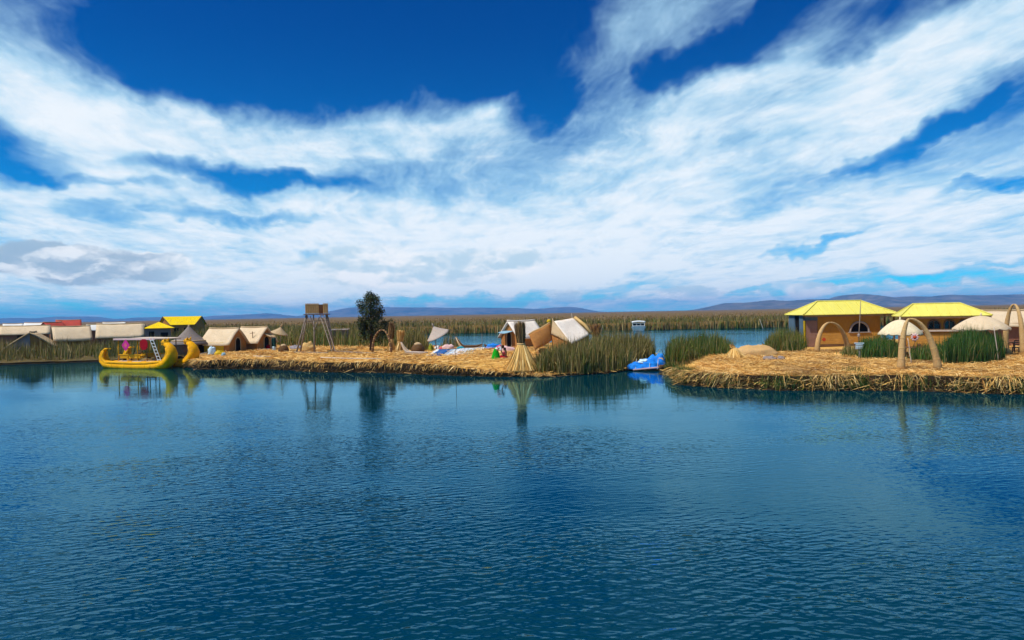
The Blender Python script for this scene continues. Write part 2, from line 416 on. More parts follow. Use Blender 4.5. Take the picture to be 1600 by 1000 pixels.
OLIVE = [((.07, .105, .016), 4), ((.12, .14, .024), 3), ((.19, .16, .04), 3), ((.32, .24, .085), 2.2), ((.13, .08, .02), 1.5)]
GREEN = [((.028, .085, .012), 5), ((.05, .12, .018), 4), ((.10, .145, .026), 2), ((.26, .21, .07), .8)]
DRYISH = [((.20, .16, .04), 3), ((.33, .24, .085), 3), ((.10, .11, .02), 2.5), ((.50, .36, .15), 2), ((.14, .07, .02), 2)]
GOLD = [((.68, .42, .13), 4), ((.60, .33, .08), 4), ((.76, .54, .23), 2), ((.44, .21, .045), 2), ((.27, .11, .02), .8)]
BROWN = [((.30, .17, .06), 3), ((.18, .09, .03), 3), ((.45, .28, .10), 2), ((.09, .045, .016), 2)]
def pick(pal, n):
    c = np.array([p[0] for p in pal]); w = np.array([p[1] for p in pal], float); w /= w.sum()
    k = rng.choice(len(pal), n, p=w)
    return c[k] * rng.uniform(.75, 1.25, (n, 1))

def blades(name, base, h, width, pal, lean=.25, tip=None, clump=None, parent=None, gust=(0, 0), hmul=None):
    """reed stalks: each a tapering three-point blade with its own height, lean and colour"""
    n = len(base); B = np.asarray(base, float)
    H = rng.uniform(h[0], h[1], n) * (1 if hmul is None else hmul)
    if clump is not None:
        H *= np.array([1 + clump * nz3(b[0] * .45, b[1] * .45, 3.3) for b in B])
    a = rng.uniform(0, 2 * np.pi, n); t = rng.uniform(0, 2 * np.pi, n); l = rng.normal(0, lean, n) * H
    brk = rng.uniform(0, 1, n) < .09; l = np.where(brk, l * 3.2, l)            # bent and broken stalks
    off = np.stack([np.cos(t) * l + gust[0] * H, np.sin(t) * l + gust[1] * H], 1)
    w = rng.uniform(.7, 1.3, n) * width / 2
    s = np.stack([np.cos(a) * w, np.sin(a) * w], 1)
    V = np.zeros((n, 5, 3))
    V[:, 0, :2] = B[:, :2] + s; V[:, 1, :2] = B[:, :2] - s; V[:, 0, 2] = V[:, 1, 2] = B[:, 2]
    V[:, 2, :2] = B[:, :2] + off * .35 - s * .8; V[:, 3, :2] = B[:, :2] + off * .35 + s * .8; V[:, 2, 2] = V[:, 3, 2] = B[:, 2] + H * .58
    V[:, 4, :2] = B[:, :2] + off; V[:, 4, 2] = B[:, 2] + H * np.clip(1 - np.abs(l / H) * .35, .5, 1)
    i = np.arange(n)[:, None] * 5
    q = i + np.array([[0, 1, 2, 3]]); tr = i + np.array([[3, 2, 4]])
    c = pick(pal, n); c = np.where(brk[:, None], pick(DRYISH, n), c); C = np.repeat(c[:, None, :], 5, 1)
    tipc = pick(tip or pal, n); C[:, 4] = tipc; C[:, 2:4] = C[:, 2:4] * .8 + tipc[:, None, :] * .2
    return np_mesh(name, V.reshape(-1, 3), q, tr, C.reshape(-1, 3), 'stalks', parent)

def strips(name, A, Bp, width, pal, sag=0.0, parent=None, material='straw', cmul=None):
    """loose straw: narrow bent strips from A to B"""
    A = np.asarray(A, float); Bp = np.asarray(Bp, float); n = len(A)
    d = Bp - A; s = np.stack([-d[:, 1], d[:, 0], np.zeros(n)], 1)
    ln = np.linalg.norm(s, axis=1, keepdims=True); alt = rng.normal(0, 1, (n, 3)); alt[:, 2] *= .3
    s = np.where(ln > .05, s / np.maximum(ln, 1e-6), alt / np.linalg.norm(alt, axis=1, keepdims=True))
    s *= (rng.uniform(.6, 1.4, n) * width / 2)[:, None]
    s[:, 2] += rng.normal(0, .5, n) * width / 2
    Mid = (A + Bp) / 2; Mid[:, 2] += rng.normal(.0, .02, n) - sag * np.linalg.norm(d, axis=1); Mid[:, :2] += rng.normal(0, .04, (n, 2))
    V = np.stack([A + s, A - s, Mid - s, Mid + s, Bp - s * .4, Bp + s * .4], 1)
    i = np.arange(n)[:, None] * 6
    q = np.concatenate([i + np.array([[0, 1, 2, 3]]), i + np.array([[3, 2, 4, 5]])])
    C = np.repeat((pick(pal, n) * (1 if cmul is None else cmul))[:, None, :], 6, 1)
    return np_mesh(name, V.reshape(-1, 3), q, np.zeros((0, 3), int), C.reshape(-1, 3), material, parent)

# ------------------------------------------------------------------ lake
def make_lake():
    M = bpy.data.materials.new('lake_water'); M.use_nodes = True
    t = NT(M.node_tree); b = M.node_tree.nodes['Principled BSDF']
    co = t.n('ShaderNodeNewGeometry').outputs['Position']
    s = t.n('ShaderNodeSeparateXYZ'); t.put(s.inputs[0], co); X, Y, Z = s.outputs
    body = t.noise(t.mapping(co, sc=(.05, .05, 0)), 1.0, 3, .5)[0]
    t.put(b.inputs['Base Color'], t.mix(body, (.000, .018, .030), (.000, .033, .054)))
    b.inputs['Roughness'].default_value = 0.6; b.inputs['Specular IOR Level'].default_value = 0.0
    wv = t.noise(t.mapping(co, sc=(.5, .5, 0)), 1.0, 2, .5)[1]
    cw = t.v('ADD', co, t.v('SCALE', t.v('SUBTRACT', wv, (.5, .5, .5)), .55))
    # wind ripples: short crests lying across the view, two crossing trains and a fine chop
    def train(src, ang_, fx, fy, off, det):
        c_, s_ = math.cos(R(ang_)), math.sin(R(ang_))
        return t.noise(t.xyz(t.v('DOT_PRODUCT', src, (c_ * fx, s_ * fx, 0)), t.v('DOT_PRODUCT', src, (-s_ * fy, c_ * fy, 0)), off), 1.0, det, .45)[0]
    r1 = train(cw, 20, 2.5, 6.8, 0.0, 1.0)
    r2 = train(cw, -12, 3.3, 8.0, 5.0, 1.0)
    r3 = train(co, 4, 6.5, 11.0, 9.0, 1.0)
    sw = train(co, 8, .16, .55, 2.0, 2.0)
    crest = t.f('ADD', t.f('MULTIPLY', r1, 1.0), t.f('MULTIPLY', r2, .75))
    crest = t.f('ADD', crest, t.f('MULTIPLY', r3, .20))
    # ruffled in the open, calm in the lee of the islands, with gust patches
    gust = t.noise(t.mapping(co, rot=(0, 0, R(-20)), sc=(.045, .11, 0), loc=(3, 1, 0)), 1.0, 3, .55)[0]
    lee = t.mapr(Y, 7.0, 36.0, 1.55, 0.14)
    behind = t.mapr(Y, 58.0, 70.0, 0.0, 0.9)
    amp = t.f('MULTIPLY', t.f('ADD', lee, behind), t.mapr(gust, .36, .62, .22, 1.25))
    h = t.f('ADD', t.f('MULTIPLY', crest, amp), t.f('MULTIPLY', sw, .45))
    bp = t.n('ShaderNodeBump'); bp.inputs['Strength'].default_value = 1.0; bp.inputs['Distance'].default_value = 0.017
    t.put(bp.inputs['Height'], h); t.put(b.inputs['Normal'], bp.outputs[0])
    fr = t.n('ShaderNodeFresnel'); fr.inputs['IOR'].default_value = 1.36; t.put(fr.inputs['Normal'], bp.outputs[0])
    gl = t.n('ShaderNodeBsdfGlossy'); gl.inputs['Color'].default_value = (.36, .76, 1.0, 1); gl.inputs['Roughness'].default_value = 0.03; t.put(gl.inputs['Normal'], bp.outputs[0])
    mx = t.n('ShaderNodeMixShader'); t.put(mx.inputs[0], fr.outputs[0]); t.t.links.new(b.outputs[0], mx.inputs[1]); t.t.links.new(gl.outputs[0], mx.inputs[2])
    t.t.links.new(mx.outputs[0], M.node_tree.nodes['Material Output'].inputs[0])
    S = 10500.0
    mb = MB(); mb.add([(-S, -400, 0), (S, -400, 0), (S, S, 0), (-S, S, 0)], [(0, 1, 2, 3)])
    return tag(mb.build('lake', M), 'open blue lake water ruffled by wind ripples', 'water', kind='structure')
make_lake()

# ------------------------------------------------------------------ distant hills
mat('hill_rock', (.17, .135, .11), (.03, .036, .03), rough=.95, scale=.010, detail=8, bump=30.0, lo=.38, hi=.62)
def hills(name, label, prof, Y0, depth, n=260, rows=14, seed=0.0, rel=.42):
    xs = np.linspace(prof[0][0], prof[-1][0], n); hp = np.interp(xs, [p[0] for p in prof], [p[1] for p in prof])
    V, Fc = [], []
    for r_ in range(rows + 1):
        t = r_ / rows; Y = Y0 + depth * t
        for i in range(n):
            X = (xs[i] - 800) / F * (Y0 + depth * .6)
            top = max(0.0, hp[i]) / F * (Y0 + depth * .6)
            shape = math.sin(min(1, t / .6) * math.pi / 2) ** 1.15 if t <= .6 else math.cos((t - .6) / .4 * math.pi / 2)
            fold = 1 - rel * (1 - min(1, abs(t - .6) / .08 + 0)) * 0 - rel * (abs(nz3(X * .0035 + seed, Y * .0022, seed)) + .6 * abs(nz3(X * .011, Y * .005, seed + 3))) * (1 if t < .55 else 0) * 1.6 * math.sin(math.pi * min(1, t / .6))
            z = top * shape * fold + 3 * nz3(X * .01, Y * .01, seed)
            V.append((X, Y, max(z, -1) if t > 0 else -2))
    for r_ in range(rows):
        for i in range(n - 1):
            a = r_ * n + i; Fc.append((a, a + 1, a + n + 1, a + n))
    mb = MB(); mb.add(V, Fc); o = mb.build(name, 'hill_rock', smooth=True)
    return tag(o, label, 'hills', kind='structure')
hills('hills', 'bare rocky hills rising behind the yellow roofed restaurants',
      [(1080, 0), (1100, 1), (1122, 7), (1138, 11), (1165, 10.5), (1200, 13.5), (1230, 12), (1255, 13.5), (1285, 14), (1305, 13), (1322, 19.5), (1345, 21), (1370, 18), (1395, 14), (1410, 15.5), (1440, 15), (1458, 14), (1480, 17), (1500, 16), (1540, 15), (1575, 15.5), (1620, 14.5), (1700, 17), (1800, 12), (1950, 15), (2100, 4), (2200, 0)],
      4200, 1500, seed=1.7)
hills('hills', 'far blue hills along the horizon behind the island',
      [(-700, 0), (-500, 6), (-200, 5), (0, 7.5), (20, 8), (60, 6.5), (90, 8.8), (140, 8), (165, 3.5), (195, 3.4), (220, 5), (245, 5), (275, 3), (315, 2.5), (335, 5.5), (370, 6), (400, 7), (420, 8), (440, 4.8), (462, 2), (480, 3.5), (500, 6), (515, 8), (532, 12), (555, 15), (600, 14), (650, 12.5), (700, 11), (760, 10), (800, 9), (835, 6.5), (868, 8.5), (890, 9), (910, 6.5), (925, 2.5), (936, 0)],
      7600, 1500, seed=5.2)

# ------------------------------------------------------------------ marsh beyond the channel
mat('marsh_brown', (.18, .105, .034), (.085, .058, .018), rough=.95, scale=.045, stretch=(.35, 1, 1), detail=7)
def make_marsh():
    ys = [151, 156, 164, 176, 195, 225, 270, 340, 450, 620, 900, 1400, 2200, 3300, 4300]
    V, Fc = [], []; n = 161
    for j, y in enumerate(ys):
        for i in range(n):
            k = (i - 80) / 80; X = (k * 1.0 + .35 * k ** 3) * (130 + y * .95)
            edge = 4 * nz3(X * .02, 0, 1) + 1.5 * nz3(X * .11, 0, 4)
            V.append((X, y + edge * max(0, 1 - j * .2), 1.45 if j == 0 else 1.75 + .35 * nz3(X * .03, y * .02, 2) - (0.0 if y < 900 else .5)))
    for i in range(n): V.append((V[i][0], V[i][1] - .3, -.4))
    for j in range(len(ys) - 1):
        for i in range(n - 1):
            a = j * n + i; Fc.append((a, a + 1, a + n + 1, a + n))
    o = len(ys) * n
    for i in range(n - 1): Fc.append((o + i, o + i + 1, i + 1, i))
    mb = MB(); mb.add(V, Fc)
    tag(mb.build('marsh', 'marsh_brown', smooth=True), 'wide brown reed marsh stretching to the hills', 'marsh', kind='structure')
    N = 34000
    X = rng.uniform(-170, 190, N); d = rng.exponential(6.0, N)
    Y = np.array([150.2 + 4 * nz3(x * .02, 0, 1) + 1.5 * nz3(x * .11, 0, 4) for x in X]) + d
    Z = np.where(d < 3, -.1, .5)
    b = blades('marsh_reeds', np.stack([X, Y, Z], 1), (1.6, 2.6), .15, OLIVE + GREEN + DRYISH, lean=.14, tip=OLIVE + DRYISH, clump=.35)
    tag(b, 'green reeds fringing the far side of the channel', 'reeds', kind='stuff')
    N = 16000
    Y = 172 + rng.exponential(85, N); X = rng.uniform(-1, 1, N) * (110 + Y * .8)
    b = blades('dry_reeds', np.stack([X, Y, np.full(N, 1.3)], 1), (.6, 1.25), .34, BROWN + DRYISH, lean=.2, tip=BROWN)
    tag(b, 'brown dry reed tops scattered over the far marsh', 'reeds', kind='stuff')
make_marsh()

# ------------------------------------------------------------------ haze: the air between here and the hills
def make_haze():
    M = bpy.data.materials.new('haze_air'); M.use_nodes = True
    nt = M.node_tree; nt.nodes.clear(); t = NT(nt)
    o = t.n('ShaderNodeOutputMaterial'); v = t.n('ShaderNodeVolumePrincipled')
    v.inputs['Color'].default_value = (.12, .45, 1.0, 1); v.inputs['Density'].default_value = 1.15e-4; v.inputs['Anisotropy'].default_value = 0.0
    nt.links.new(v.outputs[0], o.inputs['Volume'])
    mb = MB(); mb.box((0, 4900, 74.0), (21600, 11000, 152))
    tag(mb.build('haze', M), 'thin blue air haze over the lake and hills', 'haze', kind='stuff')
make_haze()

# ------------------------------------------------------------------ floating reed islands
mat('bank_earth', (.12, .085, .03), (.05, .04, .015), rough=.95, scale=3, bump=.05)
mat('straw_ground', (.64, .38, .10), (.44, .22, .045), rough=.95, scale=5, stretch=(1, 1, 1), bump=.06, detail=8, lo=.25, hi=.75)
def island(name, label, rim, z0=.75, blend=3.5, step=.8, material='straw_ground', n_straw=14000, pal=GOLD, bank='shaded_peat', slope=.15, straw_poly=None, straw_label=None, width=.045):
    """rim: (px, py, z at the edge, waterline overhang) clockwise round the island"""
    pts = [at(a, b, c) for a, b, c in rim]
    # resample the outline with a ragged edge
    out = []
    for i, p in enumerate(pts):
        q = pts[(i + 1) % len(pts)]; k = max(1, int((q - p).length / .6))
        for j in range(k):
            s = p.lerp(q, j / k); out.append(s)
    cen = sum(out, Vector()) / len(out)
    res = []
    for i, p in enumerate(out):
        a, b = out[i - 1], out[(i + 1) % len(out)]; tg = (b - a).normalized(); nr = Vector((tg.y, -tg.x, 0)).normalized()
        if nr.dot(p - cen) < 0: nr = -nr
        p = p + nr * (.22 * nz3(p.x * .9, p.y * .9, 1) + .12 * nz3(p.x * 3, p.y * 3, 2)) + Vector((0, 0, .06 * nz3(p.x * 1.7, p.y * 1.7, 5)))
        res.append((p, nr))
    n = len(res); P2 = np.array([(p.x, p.y) for p, _ in res]); Zr = np.array([p.z for p, _ in res])
    lo, hi = P2.min(0), P2.max(0)
    gx, gy = np.meshgrid(np.arange(lo[0], hi[0], step), np.arange(lo[1], hi[1], step))
    G = np.stack([gx.ravel(), gy.ravel()], 1) + rng.uniform(-.2, .2, (gx.size, 2)) * step
    G = G[inside(P2, G)]
    def height(Q):
        d2 = ((Q[:, None, :] - P2[None]) ** 2).sum(2); k = d2.argmin(1); d = np.sqrt(d2[np.arange(len(Q)), k])
        t = np.clip(d / blend, 0, 1); t = t * t * (3 - 2 * t)
        base = Zr[k] * (1 - t) + z0 * t
        return base + np.array([.10 * nz3(q[0] * .35, q[1] * .35, 7) + .05 * nz3(q[0] * 1.3, q[1] * 1.3, 8) for q in Q]), d
    Zg, dg = height(G)
    keep = dg > .35; G, Zg = G[keep], Zg[keep]
    v2 = [Vector(q) for q in P2] + [Vector(q) for q in G]
    ed = [(i, (i + 1) % n) for i in range(n)]
    r = delaunay_2d_cdt(v2, ed, [], 1, 1e-5)
    src = r[3]; Z = np.concatenate([Zr, Zg])
    V = [(q.x, q.y, Z[src[i][0]] if src[i] else z0) for i, q in enumerate(r[0])]
    mb = MB(); mb.add(V, [tuple(f) for f in r[2]])
    top = mb.build(name, material, smooth=True); tag(top, label, 'island', kind='structure')
    for k in top.data.polygons:
        if k.normal.z < 0: k.flip()
    # wet, undercut bank; its colour also carries the shade below the rim
    bk = MB(); rings = []
    for p, nr in res:
        zt = p.z; j = .10 * nz3(p.x * 2.2, p.y * 2.2, 9)
        rings.append([p + Vector((0, 0, -.004)), p + nr * (slope * .5 + j) + Vector((0, 0, -.12 * zt)), p + nr * (slope * .15 + j - .12) + Vector((0, 0, -.55 * zt)), p + nr * (slope + j) + Vector((0, 0, -zt + .02)), p + nr * (slope - .1) + Vector((0, 0, -zt - .5))])
    m_ = len(rings[0])
    bk.add([q for ring in rings for q in ring], [(i * m_ + k, ((i + 1) % n) * m_ + k, ((i + 1) % n) * m_ + k + 1, i * m_ + k + 1) for i in range(n) for k in range(m_ - 1)])
    bk.build('shaded_peat_bank', bank, top, smooth=True)
    # loose straw lying on top
    if n_straw:
        area = [(p.x, p.y) for p in straw_poly] if straw_poly else P2
        S = scatter(area, n_straw); S = S[inside(P2, S)]; h_, _ = height(S)
        L = rng.uniform(.25, .95, len(S)); a = rng.uniform(0, 2 * np.pi, len(S))
        A = np.stack([S[:, 0], S[:, 1], h_ + rng.uniform(.0, .05, len(S))], 1)
        Bq = A + np.stack([np.cos(a) * L, np.sin(a) * L, rng.normal(.05, .06, len(S))], 1)
        k_ = np.array([nz3(q[0] * .28, q[1] * .28, 31) + .6 * nz3(q[0] * .9, q[1] * .9, 33) for q in S])[:, None]      # trampled, older straw lies in patches
        s_ = strips('loose_straw', A, Bq, width, pal, cmul=np.where(k_ < -.22, np.array([[.62, .60, .66]]), np.where(k_ > .35, np.array([[1.12, 1.12, 1.15]]), 1.0)))
        tag(s_, straw_label, 'straw', kind='stuff')
    return res, height
def fringe(res, label, sel, per_m, pal, drop=(.25, .8), reach=.22, width=.05, inner=.35, wild=.25):
    """straw hanging over the edge"""
    A, B = [], []
    n = len(res)
    for i in range(n):
        p, nr = res[i]; q = res[(i + 1) % n][0]
        if not sel(p): continue
        dens = per_m * (q - p).length * max(.05, 1 + 2.8 * nz3(p.x * .6, p.y * .6, 11) + 1.2 * nz3(p.x * 2.3, p.y * 2.3, 12))
        for _ in range(int(dens + random.random())):
            s = p.lerp(q, random.random()); b = s - nr * random.uniform(0, inner) + Vector((0, 0, random.uniform(0, .06)))
            tgt = s + nr * random.uniform(.02, reach * 1.6) + Vector((random.gauss(0, wild), random.gauss(0, .1), -random.uniform(drop[0], drop[1]) * random.uniform(.5, 1) * max(.3, s.z / .75)))
            tgt.z = max(tgt.z, -.03); A.append(b); B.append(tgt)
    if A: tag(strips('straw_fringe', [tuple(a) for a in A], [tuple(b) for b in B], width, pal, sag=-.13), label, 'straw', kind='stuff')

resL, hL = island('reed_island', 'golden straw floating island in the middle with huts and watchtower',
    [(293, 562, .55), (310, 564, .72), (360, 562, .78), (430, 562, .78), (500, 566, .75), (560, 566, .75), (620, 567, .75), (680, 570, .70), (715, 574, .58), (745, 578, .40), (775, 582, .28), (805, 583, .22), (850, 585, .15), (900, 583, .12), (950, 580, .12), (985, 575, .12), (1012, 570, .12), (1022, 560, .15), (1005, 545, .2), (935, 538, .4), (860, 536, .6), (800, 543, .6), (755, 546, .55), (700, 543, .55), (655, 540, .6), (630, 530, .6), (520, 529, .6), (400, 530, .6), (330, 532, .6), (292, 545, .6)],
    n_straw=48000, width=.032, straw_label='loose golden straw covering the middle island')
resR, hR = island('reed_island', 'golden straw floating island on the right with restaurants and arches',
    [(1062, 577, .45), (1080, 583, .66), (1140, 585, .70), (1220, 587, .72), (1290, 587, .72), (1350, 586, .74), (1420, 586, .76), (1500, 588, .74), (1600, 591, .72), (1760, 594, .72), (1900, 560, .7), (1850, 530, .7), (1500, 527, .6), (1260, 534, .6), (1205, 545, .6), (1150, 548, .5), (1140, 556, .5), (1050, 560, .3), (1040, 572, .15)],
    n_straw=95000, straw_poly=[at(1040, 590), at(1760, 597), at(1760, 540), at(1130, 548)], straw_label='loose golden straw covering the right island', width=.018, slope=.42)
resW, hW = island('reed_island', 'reed grown bank at the far left below the pale huts',
    [(-260, 571, .2), (-100, 570.5, .2), (0, 567, .2), (80, 564.5, .2), (150, 562.5, .2), (240, 560, .3), (287, 557, .4), (287, 532, .5), (150, 529, .5), (0, 531, .5), (-260, 536, .5)],
    z0=.55, n_straw=2600, material='bank_earth', pal=DRYISH, straw_label='thin straw strewn over the far left bank')
fringe(resL, 'straw hanging over the dark edge of the middle island', lambda p: p.y < at(500, 556).y + 3 and p.x < at(860, 580).x, 46, GOLD + BROWN, drop=(.08, .62), width=.034, wild=.16)
fringe(resR, 'straw hanging over the edge of the right island', lambda p: p.y < 46, 85, GOLD + BROWN + DRYISH, drop=(.05, .95), reach=.5, width=.022, wild=.3)

# ------------------------------------------------------------------ reed beds
def bed(label, corners, n, h, pal=OLIVE, tip=DRYISH, width=.05, lean=.17, clump=.25, z=None, name='reed_bed', gust=(0.02, 0), soft=1.1):
    poly = [at(a, b, c) for a, b, c in corners]
    S = scatter([(p.x, p.y) for p in poly], n)
    E = np.array([(p.x, p.y) for p in poly]); d = np.full(len(S), 1e9)
    for i in range(len(E)):
        a_, b_ = E[i], E[(i + 1) % len(E)]; ab = b_ - a_; t_ = np.clip(((S - a_) @ ab) / (ab @ ab), 0, 1); d = np.minimum(d, np.linalg.norm(S - a_ - t_[:, None] * ab, axis=1))
    nn = np.array([nz3(q[0] * .9, q[1] * .9, 17) + .5 * nz3(q[0] * 2.6, q[1] * 2.6, 19) for q in S])
    keep = rng.uniform(0, 1, len(S)) < np.clip(.72 + 1.1 * nn, .12, 1); S, d, nn = S[keep], d[keep], nn[keep]
    tt = np.clip(d / soft, 0, 1); hm = (.80 + .20 * tt * tt * (3 - 2 * tt)) * (1 + .26 * nn) * rng.choice([.7, .9, 1., 1.08], len(S))
    S = S + rng.normal(0, .16, S.shape)
    zz = np.full(len(S), z if z is not None else corners[0][2]); B = np.stack([S[:, 0], S[:, 1], zz - .05], 1)
    o = blades(name, B, h, width, pal, lean, tip, clump, gust=gust, hmul=hm)
    return tag(o, label, 'reeds', kind='stuff')
bed('brown green reeds along the far left shore below the pale huts', [(-220, 571, .15), (0, 567, .15), (152, 562, .15), (152, 552, .15), (0, 553, .15), (-220, 556, .15)], 14000, (1.2, 2.3), OLIVE + DRYISH, width=.065, soft=.4)
bed('dark reeds behind the yellow boat', [(150, 562, .2), (292, 556, .3), (292, 545, .3), (150, 550, .3)], 4200, (1.0, 2.2), GREEN + OLIVE, width=.07, soft=.4)
bed('dark green reeds left of the grey cone roofed hut', [(236, 552, .5), (292, 552, .5), (300, 540, .5), (236, 541, .5)], 2400, (1.0, 1.7), GREEN, tip=OLIVE, width=.08)
bed('dark reeds below the walls of the yellow roofed house', [(262, 538.5, .5), (340, 538, .5), (345, 534, .5), (262, 534.5, .5)], 2600, (1.5, 2.3), GREEN + OLIVE, width=.1)
bed('green reeds behind the tan huts and the watchtower', [(335, 541, .5), (400, 541, .5), (455, 545, .5), (560, 546, .5), (640, 548, .5), (650, 538, .5), (560, 533, .5), (420, 531, .5), (345, 532, .5)], 12500, (1.5, 2.6), OLIVE + GREEN, tip=OLIVE + DRYISH, width=.075)
bed('upright reeds beside the leaning grey umbrella', [(628, 550, .65), (668, 550, .65), (668, 543, .65), (628, 543, .65)], 1300, (1.4, 2.6), OLIVE, width=.06)
bed('thin reeds behind the laid out textiles', [(690, 545, .45), (716, 545, .45), (716, 541, .45), (690, 541, .45)], 260, (1.1, 1.9), OLIVE, width=.055, lean=.06)
bed('tall olive reeds between the white roofed hut and the blue boat', [(905, 583, .12), (950, 580, .12), (985, 575, .12), (1013, 567, .12), (1022, 556, .15), (990, 555, .2), (940, 558, .2), (905, 566, .25)], 11500, (1.5, 2.75), OLIVE + DRYISH, tip=DRYISH + OLIVE, width=.045, clump=.3)
bed('lower olive reeds below the eave of the big white roof', [(838, 585, .12), (912, 583, .12), (915, 566, .25), (880, 567, .25), (850, 574, .2)], 6500, (1.2, 2.2), OLIVE + DRYISH, tip=DRYISH + OLIVE, width=.045, clump=.3)
bed('low green tuft at the foot of the big reed sheaf', [(826, 584, .12), (850, 584, .12), (858, 576, .2), (835, 576, .2)], 900, (.6, 1.4), GREEN + OLIVE, width=.05)
bed('dark green reeds right of the blue tarpaulin', [(1042, 575, .12), (1068, 575, .12), (1085, 568, .3), (1138, 561, .5), (1145, 552, .5), (1090, 553, .4), (1048, 560, .15)], 8500, (1.4, 2.5), GREEN + OLIVE, tip=GREEN + OLIVE, width=.05, clump=.32)
bed('dry brown grass in front of the dark green reeds', [(1038, 576, .1), (1060, 576, .1), (1075, 574, .3), (1130, 564, .6), (1120, 562, .6), (1045, 570, .12)], 1500, (.4, 1.0), DRYISH + BROWN, width=.045, lean=.3)
bed('green reeds left of the first restaurant', [(1197, 554, .6), (1250, 553, .6), (1258, 545, .6), (1240, 540, .6), (1205, 541, .6)], 4200, (1.2, 2.1), GREEN + OLIVE, tip=OLIVE, width=.05)
bed('small tuft beside the pale notice box', [(1316, 559, .7), (1340, 560, .7), (1346, 553, .7), (1318, 552, .7)], 700, (.5, 1.1), GREEN + OLIVE, width=.045)
bed('tall grass under the left straw parasol', [(1346, 563, .7), (1402, 563, .7), (1402, 555, .7), (1350, 553, .7)], 4200, (1.0, 1.75), GREEN, tip=GREEN, width=.045, lean=.16)
bed('tall grass inside the near arch', [(1426, 566, .7), (1478, 567, .7), (1482, 557, .7), (1430, 556, .7)], 3200, (.6, 1.35), GREEN, tip=GREEN + OLIVE, width=.045, lean=.18)
bed('thick dark green reeds below the right straw parasol', [(1478, 571, .72), (1520, 571, .72), (1562, 566, .72), (1560, 554, .72), (1485, 554, .72)], 9500, (1.35, 2.0), [((.016, .05, .010), 5), ((.03, .075, .014), 4), ((.055, .09, .02), 1)], tip=GREEN, width=.045, lean=.10)
def bank_litter(res, label, sel, per_m, pal, width):
    """fallen straw tangled against the bank and along the waterline"""
    A, B = [], []
    for i in range(len(res)):
        p, nr = res[i]
        if not sel(p): continue
        for _ in range(int(per_m * .6 * max(.1, 1 + 1.8 * nz3(p.x * .9 + 3, p.y * .9, 13)))):
            q = p + nr * random.uniform(.0, .45) + Vector((random.uniform(-.4, .4), 0, 0)); q.z = max(.01, p.z * random.choice([.05, .1, .3, .5, .7]) + random.uniform(-.05, .05))
            d = Vector((random.gauss(0, .35), random.gauss(0, .12), random.gauss(0, .16))); A.append(q - d * .6); B.append(q + d * .6); A[-1].z = max(.0, A[-1].z); B[-1].z = max(.0, B[-1].z)
    tag(strips('fallen_straw', [tuple(a) for a in A], [tuple(b) for b in B], width, pal), label, 'straw', kind='stuff')
bank_litter(resR, 'tangled straw lying against the right island bank', lambda p: p.y < 46, 150, BROWN + DRYISH + GOLD, .022)
bank_litter(resL, 'brown straw tangled on the dark middle island bank', lambda p: p.y < at(500, 556).y + 3 and p.x < at(980, 575).x, 16, BROWN + [((.05, .03, .012), 8)], .04)
def shore_tufts():
    B, H = [], []
    for p, nr in resR:
        if p.y > 46: continue
        k = max(0, nz3(p.x * .55 + 4, p.y * .55, 21) + .12)
        for _ in range(int(330 * k + 8)):
            s = p + nr * random.uniform(-.1, .4); B.append((s.x + random.uniform(-.3, .3), s.y, random.choice([0.0, .05, .25])))
    tag(blades('shore_grass', B, (.25, .8), .035, GREEN + GREEN + OLIVE, lean=.35, tip=GREEN + OLIVE), 'green and brown grass growing out of the right island edge', 'grass', kind='stuff')
shore_tufts()
def tuft(label, px, py, z, n, rad, h, pal=GREEN, lean=.2):
    p = at(px, py, z); S = rng.normal(0, rad, (n, 2)) * (1, .5)
    tag(blades('grass_tuft', np.stack([p.x + S[:, 0], p.y + S[:, 1], np.full(n, z)], 1), h, .04, pal + OLIVE, lean=lean, tip=OLIVE), label, 'grass', kind='stuff')
tuft('green tuft hanging on the right island edge below the pale notice box', 1333, 598, .2, 420, .38, (.5, 1.0))
tuft('round green cushion of grass low on the right island edge', 1222, 600, .1, 380, .42, (.25, .55), lean=.35)
tuft('brown green tuft at the left end of the right island', 1080, 592, .1, 420, .35, (.4, .85), OLIVE)
tuft('pale green grass on the right island edge beneath the near arch', 1462, 602, .15, 380, .5, (.3, .6), OLIVE, .35)
tuft('dark green grass low on the right island edge near the frame side', 1556, 602, .15, 300, .4, (.3, .6), GREEN, .3)

# ------------------------------------------------------------------ builders for the things
def pt(px, py, Y):
    d = ray(px, py); t = Y / d.y
    return Vector((d.x * t, Y, CAM_H + d.z * t))
def mpp(p): return p.y / F                       # metres that one photograph pixel spans at p

def thatch_roof(mb, L, W, he, hr, ov, t, bow=.06, ve=.25, seed=0.0):
    """two thick slopes meeting at a ridge along local x, slightly bowed and uneven"""
    for sgn in (-1, 1):
        def fn(u, v, sgn=sgn):
            x = (u - .5) * (L + 2 * ve); y = sgn * v * (W / 2 + ov)
            z = hr + (he - hr) * v * (W / 2 + ov) / (W / 2)
            z += bow * math.sin(math.pi * v) + .035 * nz3(x * 1.3 + seed, v * 3, seed) - .05 * math.sin(math.pi * u)
            return (x, y, z)
        if sgn > 0: mb.sheet(fn, 12, 6, t)
        else: mb.sheet(lambda u, v: fn(1 - u, v), 12, 6, t)
def gable_walls(mb, L, W, he, hr):
    l, w = L / 2, W / 2
    mb.add([(-l, -w, 0), (l, -w, 0), (l, w, 0), (-l, w, 0), (-l, -w, he), (l, -w, he), (l, w, he), (-l, w, he), (-l, 0, hr - .06), (l, 0, hr - .06)],
           [(0, 1, 5, 4), (2, 3, 7, 6), (1, 2, 6, 9, 5), (3, 0, 4, 8, 7), (0, 3, 2, 1)])
